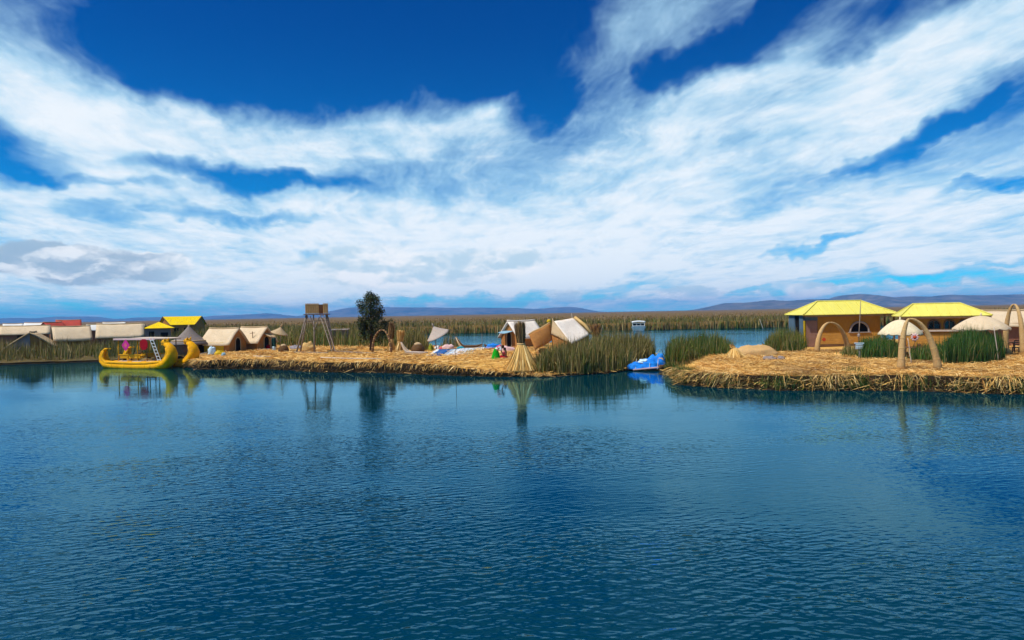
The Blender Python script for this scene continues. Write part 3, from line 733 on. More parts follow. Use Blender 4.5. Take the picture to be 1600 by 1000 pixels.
def arch_poly(w, h, k=7):
    pts = [(-w / 2, 0), (w / 2, 0)]
    pts += [(w / 2 * math.cos(a), h - w / 2 + w / 2 * math.sin(a)) for a in np.linspace(0, math.pi, k)]
    return pts
def door_on_gable(root, side, L, w, h, off=0.0, material='interior_shade', frame='thatch_tan'):
    """arched doorway on the gable at local x = +-L/2"""
    x = side * (L / 2 + .035); mb = MB(); P = [(x, off + side * a, b + .002) for a, b in arch_poly(w, h)]
    mb.poly(P, .03); d = mb.build('door', material, root)  # slab painted as the darkness inside the open doorway
    fr = MB(); fr.tube([(side * (L / 2 + .05), off + side * a, b) for a, b in arch_poly(w + .10, h + .06)[1:]] + [(side * (L / 2 + .05), off - side * (w / 2 + .05), 0)], .05, 6)
    fr.build('frame', frame, d)
    return d
def window_on_front(root, x, z, w, h, W, material='interior_shade'):
    mb = MB(); mb.box((x, -W / 2 - .015, z), (w, .03, h)); o = mb.build('window', material, root)  # panel painted as the dimness inside the opening
    f = MB()
    for s in (-1, 1): f.box((x + s * (w / 2 + .03), -W / 2 - .03, z), (.06, .06, h + .12)); f.box((x, -W / 2 - .032, z + s * (h / 2 + .03)), (w, .06, .06))
    f.build('frame', 'wood_brown', o)
def hut(label, p, yaw, L, W, he, hr, roof='thatch_pale', wall='reed_wall', ov=.3, t=.10, door=None, name='reed_hut', group=None, ve=.25, seed=None, win=None, ridge='thatch_tan', bow=.06):
    root = thing(name, label, 'hut', p, yaw, group)
    seed = random.uniform(0, 50) if seed is None else seed
    w = MB(); gable_walls(w, L, W, he, hr); w.build('wall', wall, root)
    r_ = MB(); thatch_roof(r_, L, W, he, hr + .04, ov, t, bow, ve, seed); ro = r_.build('roof', roof, root, True)
    c = MB(); c.tube([((u - .5) * (L + 2 * ve), 0, hr + .05 - .05 * math.sin(math.pi * u)) for u in np.linspace(0, 1, 9)], .085, 7); c.build('ridge_cap', ridge, ro, True)
    if door: door_on_gable(root, door, L, .75, min(1.65, he + .35))
    if win: window_on_front(root, win[0], win[1], win[2], win[3], W)
    return root

# ---------------------------------------------------------------- huts at the far left
p = far(39, 97, .55); hut('long pale thatched hut at the left edge, its front open and dark', p, -4, 5.5, 3.2, 2.2, 3.15, 'thatch_pale', 'wall_brown', win=(-.3, 1.3, 1.0, 1.2))
p = far(51, 78, .55); r0 = hut('low tent-like hut with grey canvas front in the left reeds', p, 82, 3.6, 4.3, 1.05, 2.55, 'thatch_tan', 'canvas_grey', ov=.5, t=.14, ve=.35)
c = MB(); c.poly([(-1.86, .05, .1), (-1.86, .05, 2.35), (-1.86, -1.95, 1.05), (-1.86, -1.95, .1)][::-1], .03); c.build('front_mat', 'reed_wall', r0)
p = far(111, 82, .55); hut('pale thatched hut with rounded eave, third from the left edge', p, 6, 3.45, 3.0, 1.75, 3.05, 'thatch_pale', 'reed_dark', bow=.16, ov=.35)
p = far(188, 84, .55); hut('long pale thatched hut behind the yellow boat', p, -3, 4.6, 3.0, 1.95, 3.25, 'thatch_pale', 'wall_brown', bow=.10, ov=.35)
for px, Y, yaw, L, he, hr, roof, lab in [
        (20, 128, 0, 2.6, 2.6, 3.45, 'roof_white', 'small white roof far behind the leftmost hut'),
        (57, 122, -14, 3.2, 2.6, 3.55, 'roof_white', 'white roofed hut left of the red roofs'),
        (82, 118, 38, 2.9, 2.5, 3.6, 'roof_red', 'red roofed hut with its gable turned to the water'),
        (107, 135, 0, 3.8, 2.9, 3.95, 'roof_red', 'red roofed hut farther back, just right of the other red roof'),
        (147, 108, 8, 1.7, 2.4, 3.1, 'roof_white', 'narrow white roofed hut between two pale thatched huts'),
        (178, 120, 0, 3.0, 2.8, 3.35, 'roof_white', 'white roof showing just above the long hut behind the boat'),
        (208, 112, -8, 3.0, 2.4, 3.0, 'thatch_pale', 'small straw roof between the long hut and the yellow pyramid roof'),
        (1, 110, 10, 2.4, 2.4, 2.95, 'thatch_pale', 'straw roof cut by the left frame edge')]:
    hut(lab, far(px, Y, .55), yaw, L, 2.8, he, hr, roof, 'wall_brown', name='village_hut', group='huts far behind the left bank', t=.06)
def pole(label, px, py, z, h, r=.03, lean=(0, 0), material='wood_grey', name='wooden_pole', extra=None):
    p = at(px, py, z); mb = MB(); k = 6
    mb.tube([(lean[0] * h * i / k + .02 * nz3(i * 1.3, px, 0), lean[1] * h * i / k, h * i / k - (.2 if i == 0 else 0)) for i in range(k + 1)], [r * (1 - .35 * i / k) for i in range(k + 1)], 6)
    o = mb.build(name, material, None, True); o.location = p; tag(o, label, 'pole'); return o
# yellow pyramid roofed kiosk
p = far(248, 104, .55); k = thing('kiosk', 'grey walled kiosk under a yellow pyramid roof', 'kiosk', p, 0)
w = MB(); w.box((-.2, 0, 1.2), (3.6, 2.6, 2.4)); w.build('wall', 'wall_grey', k)
w = MB()
for a, b in (((-2.1, -1.8), (2.1, -1.8)), ((2.1, -1.8), (2.1, 1.8)), ((2.1, 1.8), (-2.1, 1.8)), ((-2.1, 1.8), (-2.1, -1.8))):
    w.poly([(a[0], a[1], 2.42), (b[0], b[1], 2.42), (0, 0, 3.35)], .05)
w.build('roof', 'roof_yellow', k)
w = MB(); w.box((-1.0, -1.33, 1.0), (.7, .05, 1.9)); w.build('door', 'interior_shade', k)
w = MB(); w.box((.7, -1.33, 1.35), (1.0, .05, .8)); w.build('window', 'interior_shade', k)
# big yellow roofed house: ridge longer than the front eave
p = far(285, 120, .55); k = thing('yellow_roofed_house', 'brown house under a bright yellow roof with splayed gables', 'house', p, 0)
hr, he = 4.2, 2.75
RA, RB, FA, FB, BA, BB = (-3.1, 0, hr), (3.1, 0, hr), (-1.95, -1.9, he), (1.95, -1.9, he), (-3.9, 1.9, he), (3.9, 1.9, he)
w = MB(); w.poly([FA, FB, RB, RA], .06); w.poly([BB, BA, RA, RB], .06); w.build('roof', 'roof_yellow', k)
e = lambda q, s: (q[0] * s, q[1] * s, q[2] - .1)
w = MB(); s_ = .93
w.add([(q[0] * s_, q[1] * s_, 0) for q in (FA, FB, BB, BA)] + [e(q, s_) for q in (FA, FB, BB, BA, RA, RB)],
      [(0, 1, 5, 4), (1, 2, 6, 9, 5), (2, 3, 7, 6), (3, 0, 4, 8, 7), (0, 3, 2, 1), (4, 5, 9, 8), (6, 7, 8, 9)]); w.build('wall', 'reed_wall', k)
w = MB()
for x in (-1.0, .55): w.box((x, -1.9 * s_ - .02, 1.8), (.7, .05, .9))
for x, nm in ((-1.0, 0), (.55, 1)):
    q = MB(); q.box((x, -1.9 * s_ - .025, 1.75), (.7, .05, .9)); q.build('window', 'interior_shade', k)
for a, b in ((RA, FA), (RA, BA), (RB, FB), (RB, BB)):
    w = MB(); w.tube([Vector(a) - Vector((0, 0, .03)), Vector(b) - Vector((0, 0, .03))], .07, 5); w.build('barge_board', 'wood_brown', k)
# bush between kiosk and cone hut is part of the reed beds; round grey cone hut
p = at(296, 553, .6); k = thing('cone_hut', 'round hut with grey conical thatch behind the boat prow', 'hut', p, 0)
w = MB(); w.lathe([(1.5, 0), (1.52, .6), (1.5, 1.25)], 22); w.build('wall', 'wall_brown', k, True)
w = MB(); w.lathe([(2.1, 1.0), (2.15, 1.08), (1.55, 1.42), (1.0, 1.86), (.48, 2.4), (.16, 2.78), (.06, 2.95)], 26, fold=.015, nf=13); ro = w.build('roof', 'thatch_grey', k, True)
w = MB(); w.lathe([(1.72, 1.36), (1.74, 1.41), (1.60, 1.45)], 26); w.lathe([(.10, 2.86), (.13, 2.93), (.03, 3.05)], 8); w.build('binding', 'thatch_tan', ro, True)
w = MB(); w.box((1.12, -1.05, .6), (.75, .06, 1.2), (0, 0, R(48))); d = w.build('door', 'interior_shade', k)  # dark slab painted as the shaded entrance
# ---------------------------------------------------------------- huts on the middle island
p = at(351, 549); r1 = hut('tan thatched hut with yellow side tarpaulin and dark doorway', p, -38, 3.2, 2.9, 1.05, 2.42, 'thatch_pale', 'reed_wall', door=1, bow=.10)
c = MB(); c.box((-.2, -1.49, .5), (2.5, .05, 1.0)); c.build('side_tarpaulin', 'tarp_yellow', r1)
p = at(398, 546); r2 = hut('tan thatched hut beside the tilted reed parasol', p, -40, 3.1, 2.9, 1.05, 2.45, 'thatch_pale', 'reed_wall', door=1, bow=.10)
c = MB(); c.sheet(lambda u, v: (1.62 + .9 * u, -.5 + 1.0 * v, 1.75 - .35 * u + .03 * math.sin(9 * v)), 5, 5, .03); c.build('awning', 'thatch_tan', r2)
k = thing('signal_post', 'thin dark post with crossbar in front of the second tan hut', 'post', at(395, 547), 0)
w = MB(); w.tube([(0, 0, -.2), (.01, 0, 1.1), (0, 0, 2.0)], .04, 6); w.build('post', 'wood_brown', k)
w = MB(); w.tube([(-.28, 0, 1.82), (.28, .02, 1.86)], .03, 6); w.build('crossbar', 'wood_brown', k)

def parasol(label, base, apex, rim_r, rim_drop, material='thatch_tan', scallop=0, dome=.0, yaw=0, tilt=(0, 0), name='reed_parasol', polemat='wood_grey', pole_r=.045):
    """straw parasol: cone or dome canopy on a pole; apex and base are world points"""
    k = thing(name, label, 'parasol', base, yaw); H = apex.z - base.z
    off = k.matrix_basis.inverted() @ apex
    tl = Matrix.Rotation(R(tilt[0]), 3, 'Y') @ Matrix.Rotation(R(tilt[1]), 3, 'X')
    mb = MB(); n = 48 if scallop else 28; rows = 9; vs = []
    for q in range(rows + 1):
        t = q / rows
        for j in range(n):
            a = 2 * math.pi * j / n
            rr = rim_r * t; z = -rim_drop * (t if not dome else (1 - math.cos(t * math.pi / 2 * dome)) / (1 - math.cos(math.pi / 2 * dome)))
            if not dome: z = -rim_drop * (t ** .78)
            if scallop and q == rows: z -= .10 * abs(math.sin(a * scallop / 2)); rr *= 1.005
            rr *= 1 + .015 * math.sin(8 * a)
            vs.append(tl @ Vector((rr * math.cos(a), rr * math.sin(a), z)))
    top = [Vector(v) for v in vs]; bot = [v + Vector((0, 0, -.07)) for v in vs]
    o = len(top); fs = []
    for i in range(rows):
        for j in range(n):
            a, b, c, d = i * n + j, i * n + (j + 1) % n, (i + 1) * n + (j + 1) % n, (i + 1) * n + j
            fs += [(a, d, c, b), (a + o, b + o, c + o, d + o)]
    for j in range(n): a, b = rows * n + j, rows * n + (j + 1) % n; fs.append((a, a + o, b + o, b))
    mb.add([v + off for v in top + bot], fs); ca = mb.build('canopy', material, k, True)
    q = MB(); q.tube([off + tl @ Vector((0, 0, -.06)), off + tl @ Vector((0, 0, .10)), off + tl @ Vector((0, 0, .22))], [.09, .06, .02], 8); q.build('finial', material, ca, True)
    q = MB(); q.tube([(0, 0, -.2), off * .5 + Vector((0, 0, 0)), off + Vector((0, 0, -.05))], pole_r, 7); q.build('pole', polemat, k, True)
    q = MB()
    for j in range(8):
        a = 2 * math.pi * j / 8; e_ = tl @ Vector((rim_r * .92 * math.cos(a), rim_r * .92 * math.sin(a), -rim_drop * .93 - .10))
        rb = MB(); rb.tube([off + tl @ Vector((0, 0, -.16)), off + e_], .018, 5); rb.build('rib', polemat, ca)
    return k
b_ = at(437, 549); parasol('small tilted reed parasol next to the tan huts', b_, pt(439, 510, b_.y), .86, .72, 'thatch_tan', tilt=(14, 8))
b_ = at(683, 549); parasol('pale reed parasol leaning to the left above the textiles', b_, pt(676.5, 508.5, b_.y), 1.12, 1.05, 'thatch_mauve', tilt=(-26, 10))

# ---------------------------------------------------------------- small things on the middle island
def lump(name, label, cat, p, size, material, yaw=0, seed=0, rough=.25, group=None, parent=None, fold=5.0, flat=.0):
    """heap of cloth or straw: domed sheet with folds, closed below"""
    mb = MB(); nu, nv = 14, 22; vs = []
    for i in range(nu + 1):
        t = i / nu
        for j in range(nv):
            a = 2 * math.pi * j / nv
            r_ = math.sin(t * math.pi / 2) ** .8; x, y = math.cos(a) * r_, math.sin(a) * r_
            z = math.cos(t * math.pi / 2) ** .9
            k = 1 + rough * nz3(x * fold * .4 + seed, y * fold * .4, z * 2 + seed)
            vs.append((x * k * size[0] / 2, y * k * size[1] / 2, max(-.05, z * k * size[2] * (1 + rough * nz3(x * fold + seed, y * fold, 3)))))
    fs = [(i * nv + j, i * nv + (j + 1) % nv, (i + 1) * nv + (j + 1) % nv, (i + 1) * nv + j) for i in range(nu) for j in range(nv)]
    fs.append(tuple(nu * nv + j for j in range(nv - 1, -1, -1)))
    mb.add(vs, fs); o = mb.build(name, material, parent, True)
    if parent is None:
        o.location = p; o.rotation_euler.z = turn(p, yaw); tag(o, label, cat, group)
    else: o.location = p
    return o
def sheaf(label, p, base_r, tie_z, tie_r, top_z, top_r, n=260, pal=GOLD, top_pal=BROWN, lean=(0, 0), width=.06, name='reed_sheaf', core='reed_gold', topcore='reed_dark'):
    """reeds tied at the waist: a skirt of stalks spreading to the ground, a plume above the tie"""
    k = thing(name, label, 'sheaf', p, 0)
    tie = Vector((lean[0] * .4, lean[1] * .4, tie_z))
    mb = MB(); mb.lathe([(base_r * .93, -.05), (base_r * .62, tie_z * .33), (base_r * .36, tie_z * .66), (tie_r * .85, tie_z)], 22, fold=.10, nf=9); mb.build('skirt', core, k, True)
    a = rng.uniform(0, 2 * np.pi, n); r_ = base_r * rng.uniform(.88, 1.08, n)
    A = np.stack([tie_r * np.cos(a) + tie.x, tie_r * np.sin(a) + tie.y, np.full(n, tie_z)], 1)
    B = np.stack([r_ * np.cos(a + rng.normal(0, .05, n)), r_ * np.sin(a), rng.uniform(-.03, .08, n)], 1)
    tag(strips('reed_stalks', A, B, width, pal, sag=.05, parent=k), kind='stuff')
    mb = MB(); top = Vector((lean[0], lean[1], top_z))
    mb.tube([tie - Vector((0, 0, .05)), tie.lerp(top, .3), tie.lerp(top, .65), top], [tie_r * .9, top_r * .8, top_r * .8, top_r * .35], 12); mb.build('plume', topcore, k, True)
    a = rng.uniform(0, 2 * np.pi, n); q = rng.uniform(.3, 1, n); s = rng.uniform(.75, 1.08, n)
    A = np.stack([tie_r * np.cos(a) * .9 + tie.x, tie_r * np.sin(a) * .9 + tie.y, np.full(n, tie_z - .05)], 1)
    B = np.stack([top.x + top_r * np.cos(a) * q * 1.2, top.y + top_r * np.sin(a) * q * 1.2, tie_z + (top_z - tie_z) * s], 1)
    tag(strips('plume_stalks', A, B, width * .9, top_pal, sag=-.02, parent=k), kind='stuff')
    mb = MB(); mb.lathe([(tie_r * 1.08, tie_z - .07), (tie_r * 1.16, tie_z), (tie_r * 1.08, tie_z + .07)], 16, c=(tie.x, tie.y, 0)); mb.build('tie', 'reed_buff', k, True)
    return k
p = at(816, 578, .35); sheaf('big golden reed sheaf tied at the waist near the women', p, 1.15, 1.75, .26, 3.2, .36, n=520, lean=(-.12, .05), width=.045)
p = at(611, 549); sheaf('tall brown reed sheaf right of the small arch', p, .42, 1.1, .20, 2.75, .34, n=200, pal=BROWN + GOLD, lean=(.1, 0), core='reed_buff')
p = at(624, 549); sheaf('orange reed sheaf with drooping top beside the tall brown one', p, .46, .9, .22, 2.0, .42, n=200, pal=GOLD + BROWN, top_pal=GOLD, lean=(.2, 0), core='reed_buff', topcore='reed_gold')
p = at(931, 541, .5); sheaf('dark brown reed sheaf behind the white roofed hut', p, .45, .9, .34, 2.35, .55, n=200, pal=BROWN, top_pal=BROWN + [((.05, .02, .01), 4)], width=.08, core='reed_dark')

def bundle(label, px, py, r, h, cap):
    k = thing('straw_mound', label, 'mound', at(px, py), 0)
    w = MB(); w.lathe([(r * .95, -.05), (r * 1.05, h * .3), (r * .95, h * .6), (r * .6, h * .9), (r * .2, h)], 18, fold=.06, nf=7); w.build('body', 'reed_dark', k, True)
    w = MB(); w.lathe([(r * .7, h * .80), (r * .5, h * 1.0), (r * .15, h * 1.12)], 14, fold=.1, nf=5); w.build('cover', cap, k, True)
    return k
bundle('low dark straw mound with pale top below the tilted parasol', 443, 550, .50, .72, 'thatch_tan')
bundle('round dark straw mound behind the pale canoe', 653, 551, .60, .86, 'thatch_tan')
p = at(428, 548); q = thing('hanging_cloth', 'dark green cloth hanging under the small tilted parasol', 'cloth', p, 0)
w = MB(); w.sheet(lambda u, v: (-.22 + .44 * u, .08 * math.sin(7 * u + v), .35 + 1.0 * v), 8, 6, .03); w.build('cloth', 'cloth_teal', q, True)
w = MB(); w.tube([(-.3, 0, 1.38), (.3, 0, 1.36)], .025, 6); w.tube([(-.28, 0, -.1), (-.28, 0, 1.4)], .025, 6); w.tube([(.28, 0, -.1), (.28, 0, 1.4)], .025, 6); w.build('rail', 'wood_grey', q)
w = MB(); w.sheet(lambda u, v: (-.15 + .32 * u, -.06 + .05 * math.sin(9 * u), .02 + .42 * v), 6, 4, .03); w.build('lower_cloth', 'cloth_ice', q, True)
o = MB().box((0, 0, .06), (1.25, .28, .12)).build('low_board', 'paint_white'); o.location = at(412, 547); o.rotation_euler.z = turn(o.location); tag(o, 'low white board on the straw before the second tan hut', 'board')
lump('cloth_heap', 'white and pale blue cloth heap at the cone hut', 'cloth', at(331, 554), (.75, .6, .72), 'cloth_ice', seed=1)
lump('cloth_heap', 'yellow and white cloth heap by the tan hut corner', 'cloth', at(343, 555), (.9, .6, .42), 'tarp_yellow', seed=2)
lump('cloth_heap', 'small blue cloth heap at the island edge by the boat', 'cloth', at(349, 556.5), (.4, .35, .32), 'tarp_sky', seed=5)
lump('cloth_heap', 'grey and white heap left of the watchtower foot', 'cloth', at(462, 546), (1.3, .9, .45), 'canvas_grey', seed=3)
lump('purple_cloth', 'dark purple cloth by the doorway of the second tan hut', 'cloth', at(419, 546), (.5, .4, .5), 'cloth_red', seed=9)
lump('straw_heap', 'loose straw heap under the watchtower', 'heap', at(482, 548), (1.5, 1.1, .85), 'reed_gold', seed=4)
for lab, x0, y0, x1, y1 in [('grey plank lying at the watchtower foot', 459, 551.5, 512, 552.5), ('long grey plank between watchtower and small arch', 523, 550, 585, 553.5)]:
    a, b = at(x0, y0), at(x1, y1); mb = MB(); mb.box((0, 0, .08), ((b - a).length, .22, .10)); o = mb.build('plank', 'wood_grey'); o.location = (a + b) / 2; o.rotation_euler.z = math.atan2(b.y - a.y, b.x - a.x); tag(o, lab, 'plank')
for lab, x0, y0, x1, y1 in [('white plastic pipe along the front edge of the middle island', 501, 560.5, 595, 562.5), ('short pale pipe on the straw left of the watchtower', 396, 558, 432, 559)]:
    a, b = at(x0, y0), at(x1, y1); mb = MB(); mb.tube([(-(b - a).length / 2, 0, .10), (0, 0, .07), ((b - a).length / 2, 0, .10)], .05, 7); o = mb.build('pipe', 'wood_pale', None, True); o.location = (a + b) / 2; o.rotation_euler.z = math.atan2(b.y - a.y, b.x - a.x); tag(o, lab, 'pipe')

# ---------------------------------------------------------------- watchtower
p = at(490, 550); s = mpp(p); k = thing('watchtower', 'wooden watchtower with reed matting cabin and ladder', 'tower', p, 0)
Hf = 3.65
tops = [(-.62, -.7), (.05, -.72), (1.35, -.7), (1.25, .75), (-.55, .75)]; feet = [(-1.65, -.75), (.05, -.95), (1.95, -.6), (1.75, 1.3), (-1.3, 1.3)]
for (a, b), (c, d) in zip(tops, feet):
    w = MB(); w.tube([(c, d, -.15), ((a + c) / 2 + .05, (b + d) / 2, Hf * .52), (a, b, Hf + .02)], [.085, .075, .065], 7); w.build('leg', 'wood_grey', k, True)
for pts in ([(.05, -.86, 2.1), (.62, -.74, 3.45)], [(.04, -.84, 2.55), (-.25, -.72, 3.55)], [(-1.05, -.73, 2.35), (-.45, -.72, 3.5)], [(-.9, -.72, 3.0), (1.5, -.7, 3.1)], [(1.55, -.6, 2.2), (.7, -.7, 3.5)], [(-1.25, -.6, 1.5), (-.95, 1.1, 1.9)]):
    w = MB(); w.tube(pts, .045, 6); w.build('brace', 'wood_grey', k, True)
for i in range(6):
    w = MB(); w.box((.37, -.75 + .3 * i, Hf + .05), (2.5, .27, .08)); w.build('floor_board', 'wood_brown', k)
def mat_panel(root, x0, x1, y, h, z0, hz=False):
    w = MB(); w.box(((x0 + x1) / 2, y, z0 + h / 2), (x1 - x0, .05, h)); pn = w.build('matting_panel', 'reed_buff', root)
    for x in np.arange(x0 + .05, x1, .16):
        w = MB(); w.tube([(x, y - .035, z0), (x, y - .035, z0 + h + .05)], .03, 5); w.build('reed_rib', 'reed_buff', pn)
    for z in (z0 + .05, z0 + h - .05):
        w = MB(); w.box(((x0 + x1) / 2, y - .06, z), (x1 - x0 + .06, .03, .05)); w.build('batten', 'wood_pale', pn)
mat_panel(k, -.68, .58, -.72, .98, Hf + .12); mat_panel(k, .98, 1.42, -.72, .98, Hf + .12)
for x in (-.68, 1.42):
    w = MB(); w.box((x, .04, Hf + .6), (.05, 1.42, .98)); w.build('matting_panel', 'reed_wall', k)
w = MB(); w.box((.37, .76, Hf + .58), (2.1, .05, .92)); w.build('matting_panel', 'wood_brown', k)
for x in (.62, .94):
    w = MB(); w.tube([(x + .02, -.78, Hf + .1), (x + 1.12, -1.05, .02)], .04, 6); w.build('ladder_rail', 'wood_pale', k)
for i in range(10):
    t = (i + .5) / 10; w = MB(); w.tube([(.62 + 1.12 * (1 - t) * 1.0, -1.05 + .27 * t, .05 + (Hf + .05) * t), (.98 + 1.12 * (1 - t), -1.05 + .27 * t, .05 + (Hf + .05) * t)], .03, 5); w.build('ladder_rung', 'wood_grey', k)

# shed behind, right of the tower
p = far(529, 86, .6); k = thing('shed', 'small grey boarded shed half hidden in reeds right of the watchtower', 'shed', p, -10)
for i in range(8):
    w = MB(); w.box((-.92 + .26 * i, -.75, .95 + .01 * (i % 3)), (.25, .05, 1.9)); w.build('board', 'wood_grey', k)
w = MB(); w.box((.1, 0, .93), (2.0, 1.4, 1.8)); w.build('wall', 'wall_grey', k)
w = MB(); w.sheet(lambda u, v: (-1.15 + 2.4 * u, -.95 + 1.9 * v, 1.93 + .12 * v), 4, 3, .06); w.build('roof', 'thatch_grey', k)

# ---------------------------------------------------------------- reed arches
def arch(label, bl, br, ap, r0, r1, kl=1.0, kr=1.0, material='reed_buff', name='reed_arch'):
    """bound reed bundle bent into an arch; kl/kr: 1 = round shoulder, 0 = straight leg"""
    mid = (bl + br) / 2; k = thing(name, label, 'arch', mid, abs_rz=0.0)
    for B, c, nm in ((bl, kl, 'leg'), (br, kr, 'leg')):
        pts, rad = [], []
        for i in range(15):
            th = i / 14 * math.pi / 2; el_ = Vector((B.x + (ap.x - B.x) * (1 - math.cos(th)), B.y + (ap.y - B.y) * (1 - math.cos(th)), B.z + (ap.z - B.z) * math.sin(th)))
            ln = B.lerp(ap, i / 14); ln.z = B.z + (ap.z - B.z) * math.sin(th * .98 + .0)
            q = el_ * c + ln * (1 - c); q = q - mid
            if i == 0: q.z -= .1
            pts.append(q); rad.append((r0 * (1 - i / 14) ** .8 + r1) * (1 + .04 * math.sin(i * 2.1)))
        w = MB(); w.tube(pts, rad, 12); lg = w.build(nm, material, k, True)
        for i in (2, 4, 6, 8, 10, 12):
            w = MB(); d = (pts[i + 1] - pts[i]).normalized() * .025; w.tube([pts[i] - d, pts[i], pts[i] + d], [rad[i] * 1.01, rad[i] * 1.06, rad[i] * 1.01], 12); w.build('binding', 'reed_buff' if i % 4 else 'reed_gold', lg, True)
    return k
b0, b1 = at(1408.5, 579), at(1466.5, 578); arch('tall tapering reed arch at the water edge of the right island', b0, b1, pt(1422, 498, (b0.y + b1.y) / 2), .165, .035, 1.0, .62)
b0, b1 = at(1277, 550.5), at(1325, 547); arch('reed arch in front of the first yellow roofed restaurant', b0, b1, pt(1297, 504, (b0.y + b1.y) / 2), .165, .05, 1.0, .75)
b0, b1 = at(1571, 552), at(1599, 554); arch('slender reed arch at the right frame edge', b0, b1, pt(1585, 475.5, (b0.y + b1.y) / 2), .17, .035, 1.0, 1.0)
b0, b1 = at(582, 551), at(611, 551); arch('small brown reed arch beside the tree', b0, b1, pt(597, 515.5, (b0.y + b1.y) / 2), .07, .055, 1.0, 1.0, 'wood_brown')

# ---------------------------------------------------------------- tree
def tree(label, p, H, lobes, n_leaf, pal, leaf=.11):
    k = thing('tree', label, 'tree', p, 0)
    w = MB(); w.tube([(0, 0, -.3), (.05, 0, H * .25), (-.04, .05, H * .5), (.05, 0, H * .8)], [.20, .16, .11, .04], 9)
    tr = w.build('trunk', 'bark', k, True)
    for c, r_ in lobes:
        w = MB(); b0 = Vector((0, 0, min(c[2] * .6, H * .5))); w.tube([b0, b0.lerp(Vector(c), .6) + Vector((0, 0, .1)), Vector(c)], [.08, .05, .02], 6); w.build('limb', 'bark', tr, True)
    V, Cc = [], []; per = n_leaf // len(lobes)
    for c, r_ in lobes:
        nt = 46; tw = rng.normal(0, 1, (nt, 3)); tw /= np.linalg.norm(tw, axis=1, keepdims=True); tw *= rng.uniform(.35, 1.12, (nt, 1)) * np.array(r_)
        for q in tw:
            m_ = per // nt; L_ = q + np.array(c) + rng.normal(0, .11, (m_, 3)); cc = np.array(pal[rng.integers(len(pal))]) * rng.uniform(.6, 1.35)
            d = rng.normal(0, 1, (m_, 3)); d /= np.linalg.norm(d, axis=1, keepdims=True); e_ = np.cross(d, rng.normal(0, 1, (m_, 3))); e_ /= np.linalg.norm(e_, axis=1, keepdims=True)
            l_ = rng.uniform(.6, 1.3, (m_, 1)) * leaf
            V.append(np.stack([L_, L_ + d * l_ + e_ * l_ * .35, L_ + d * l_ * 2, L_ + d * l_ - e_ * l_ * .35], 1)); Cc.append(np.repeat((cc * rng.uniform(.8, 1.2, (m_, 1)))[:, None], 4, 1))
    V = np.concatenate(V).reshape(-1, 3); Cc = np.concatenate(Cc).reshape(-1, 3)
    np_mesh('crown', V, np.arange(len(V)).reshape(-1, 4), np.zeros((0, 3), int), Cc, 'leaves', k)
p = at(580, 548); tree('dark leafy tree behind the small reed arch', p, 5.4,
    [((c_[0] * 1.25, c_[1], c_[2]), (r_[0] * 1.25, r_[1] * 1.2, r_[2] * 1.1)) for c_, r_ in [((-.35, 0, 4.4), (.75, .7, .75)), ((.25, .1, 4.75), (.65, .6, .75)), ((-.05, 0, 3.6), (1.05, .9, .8)), ((.55, .1, 3.7), (.6, .6, .6)), ((-.55, 0, 2.8), (.65, .6, .6)), ((.3, 0, 2.6), (.9, .8, .7)), ((1.25, .2, 2.3), (.6, .6, .7)), ((-.4, 0, 1.7), (.6, .6, .6)), ((.6, .1, 1.5), (.8, .7, .6)), ((0, 0, 5.2), (.4, .4, .45))]],
    8500, [(.030, .05, .014), (.05, .075, .02), (.075, .08, .026), (.022, .036, .018), (.09, .075, .03)])

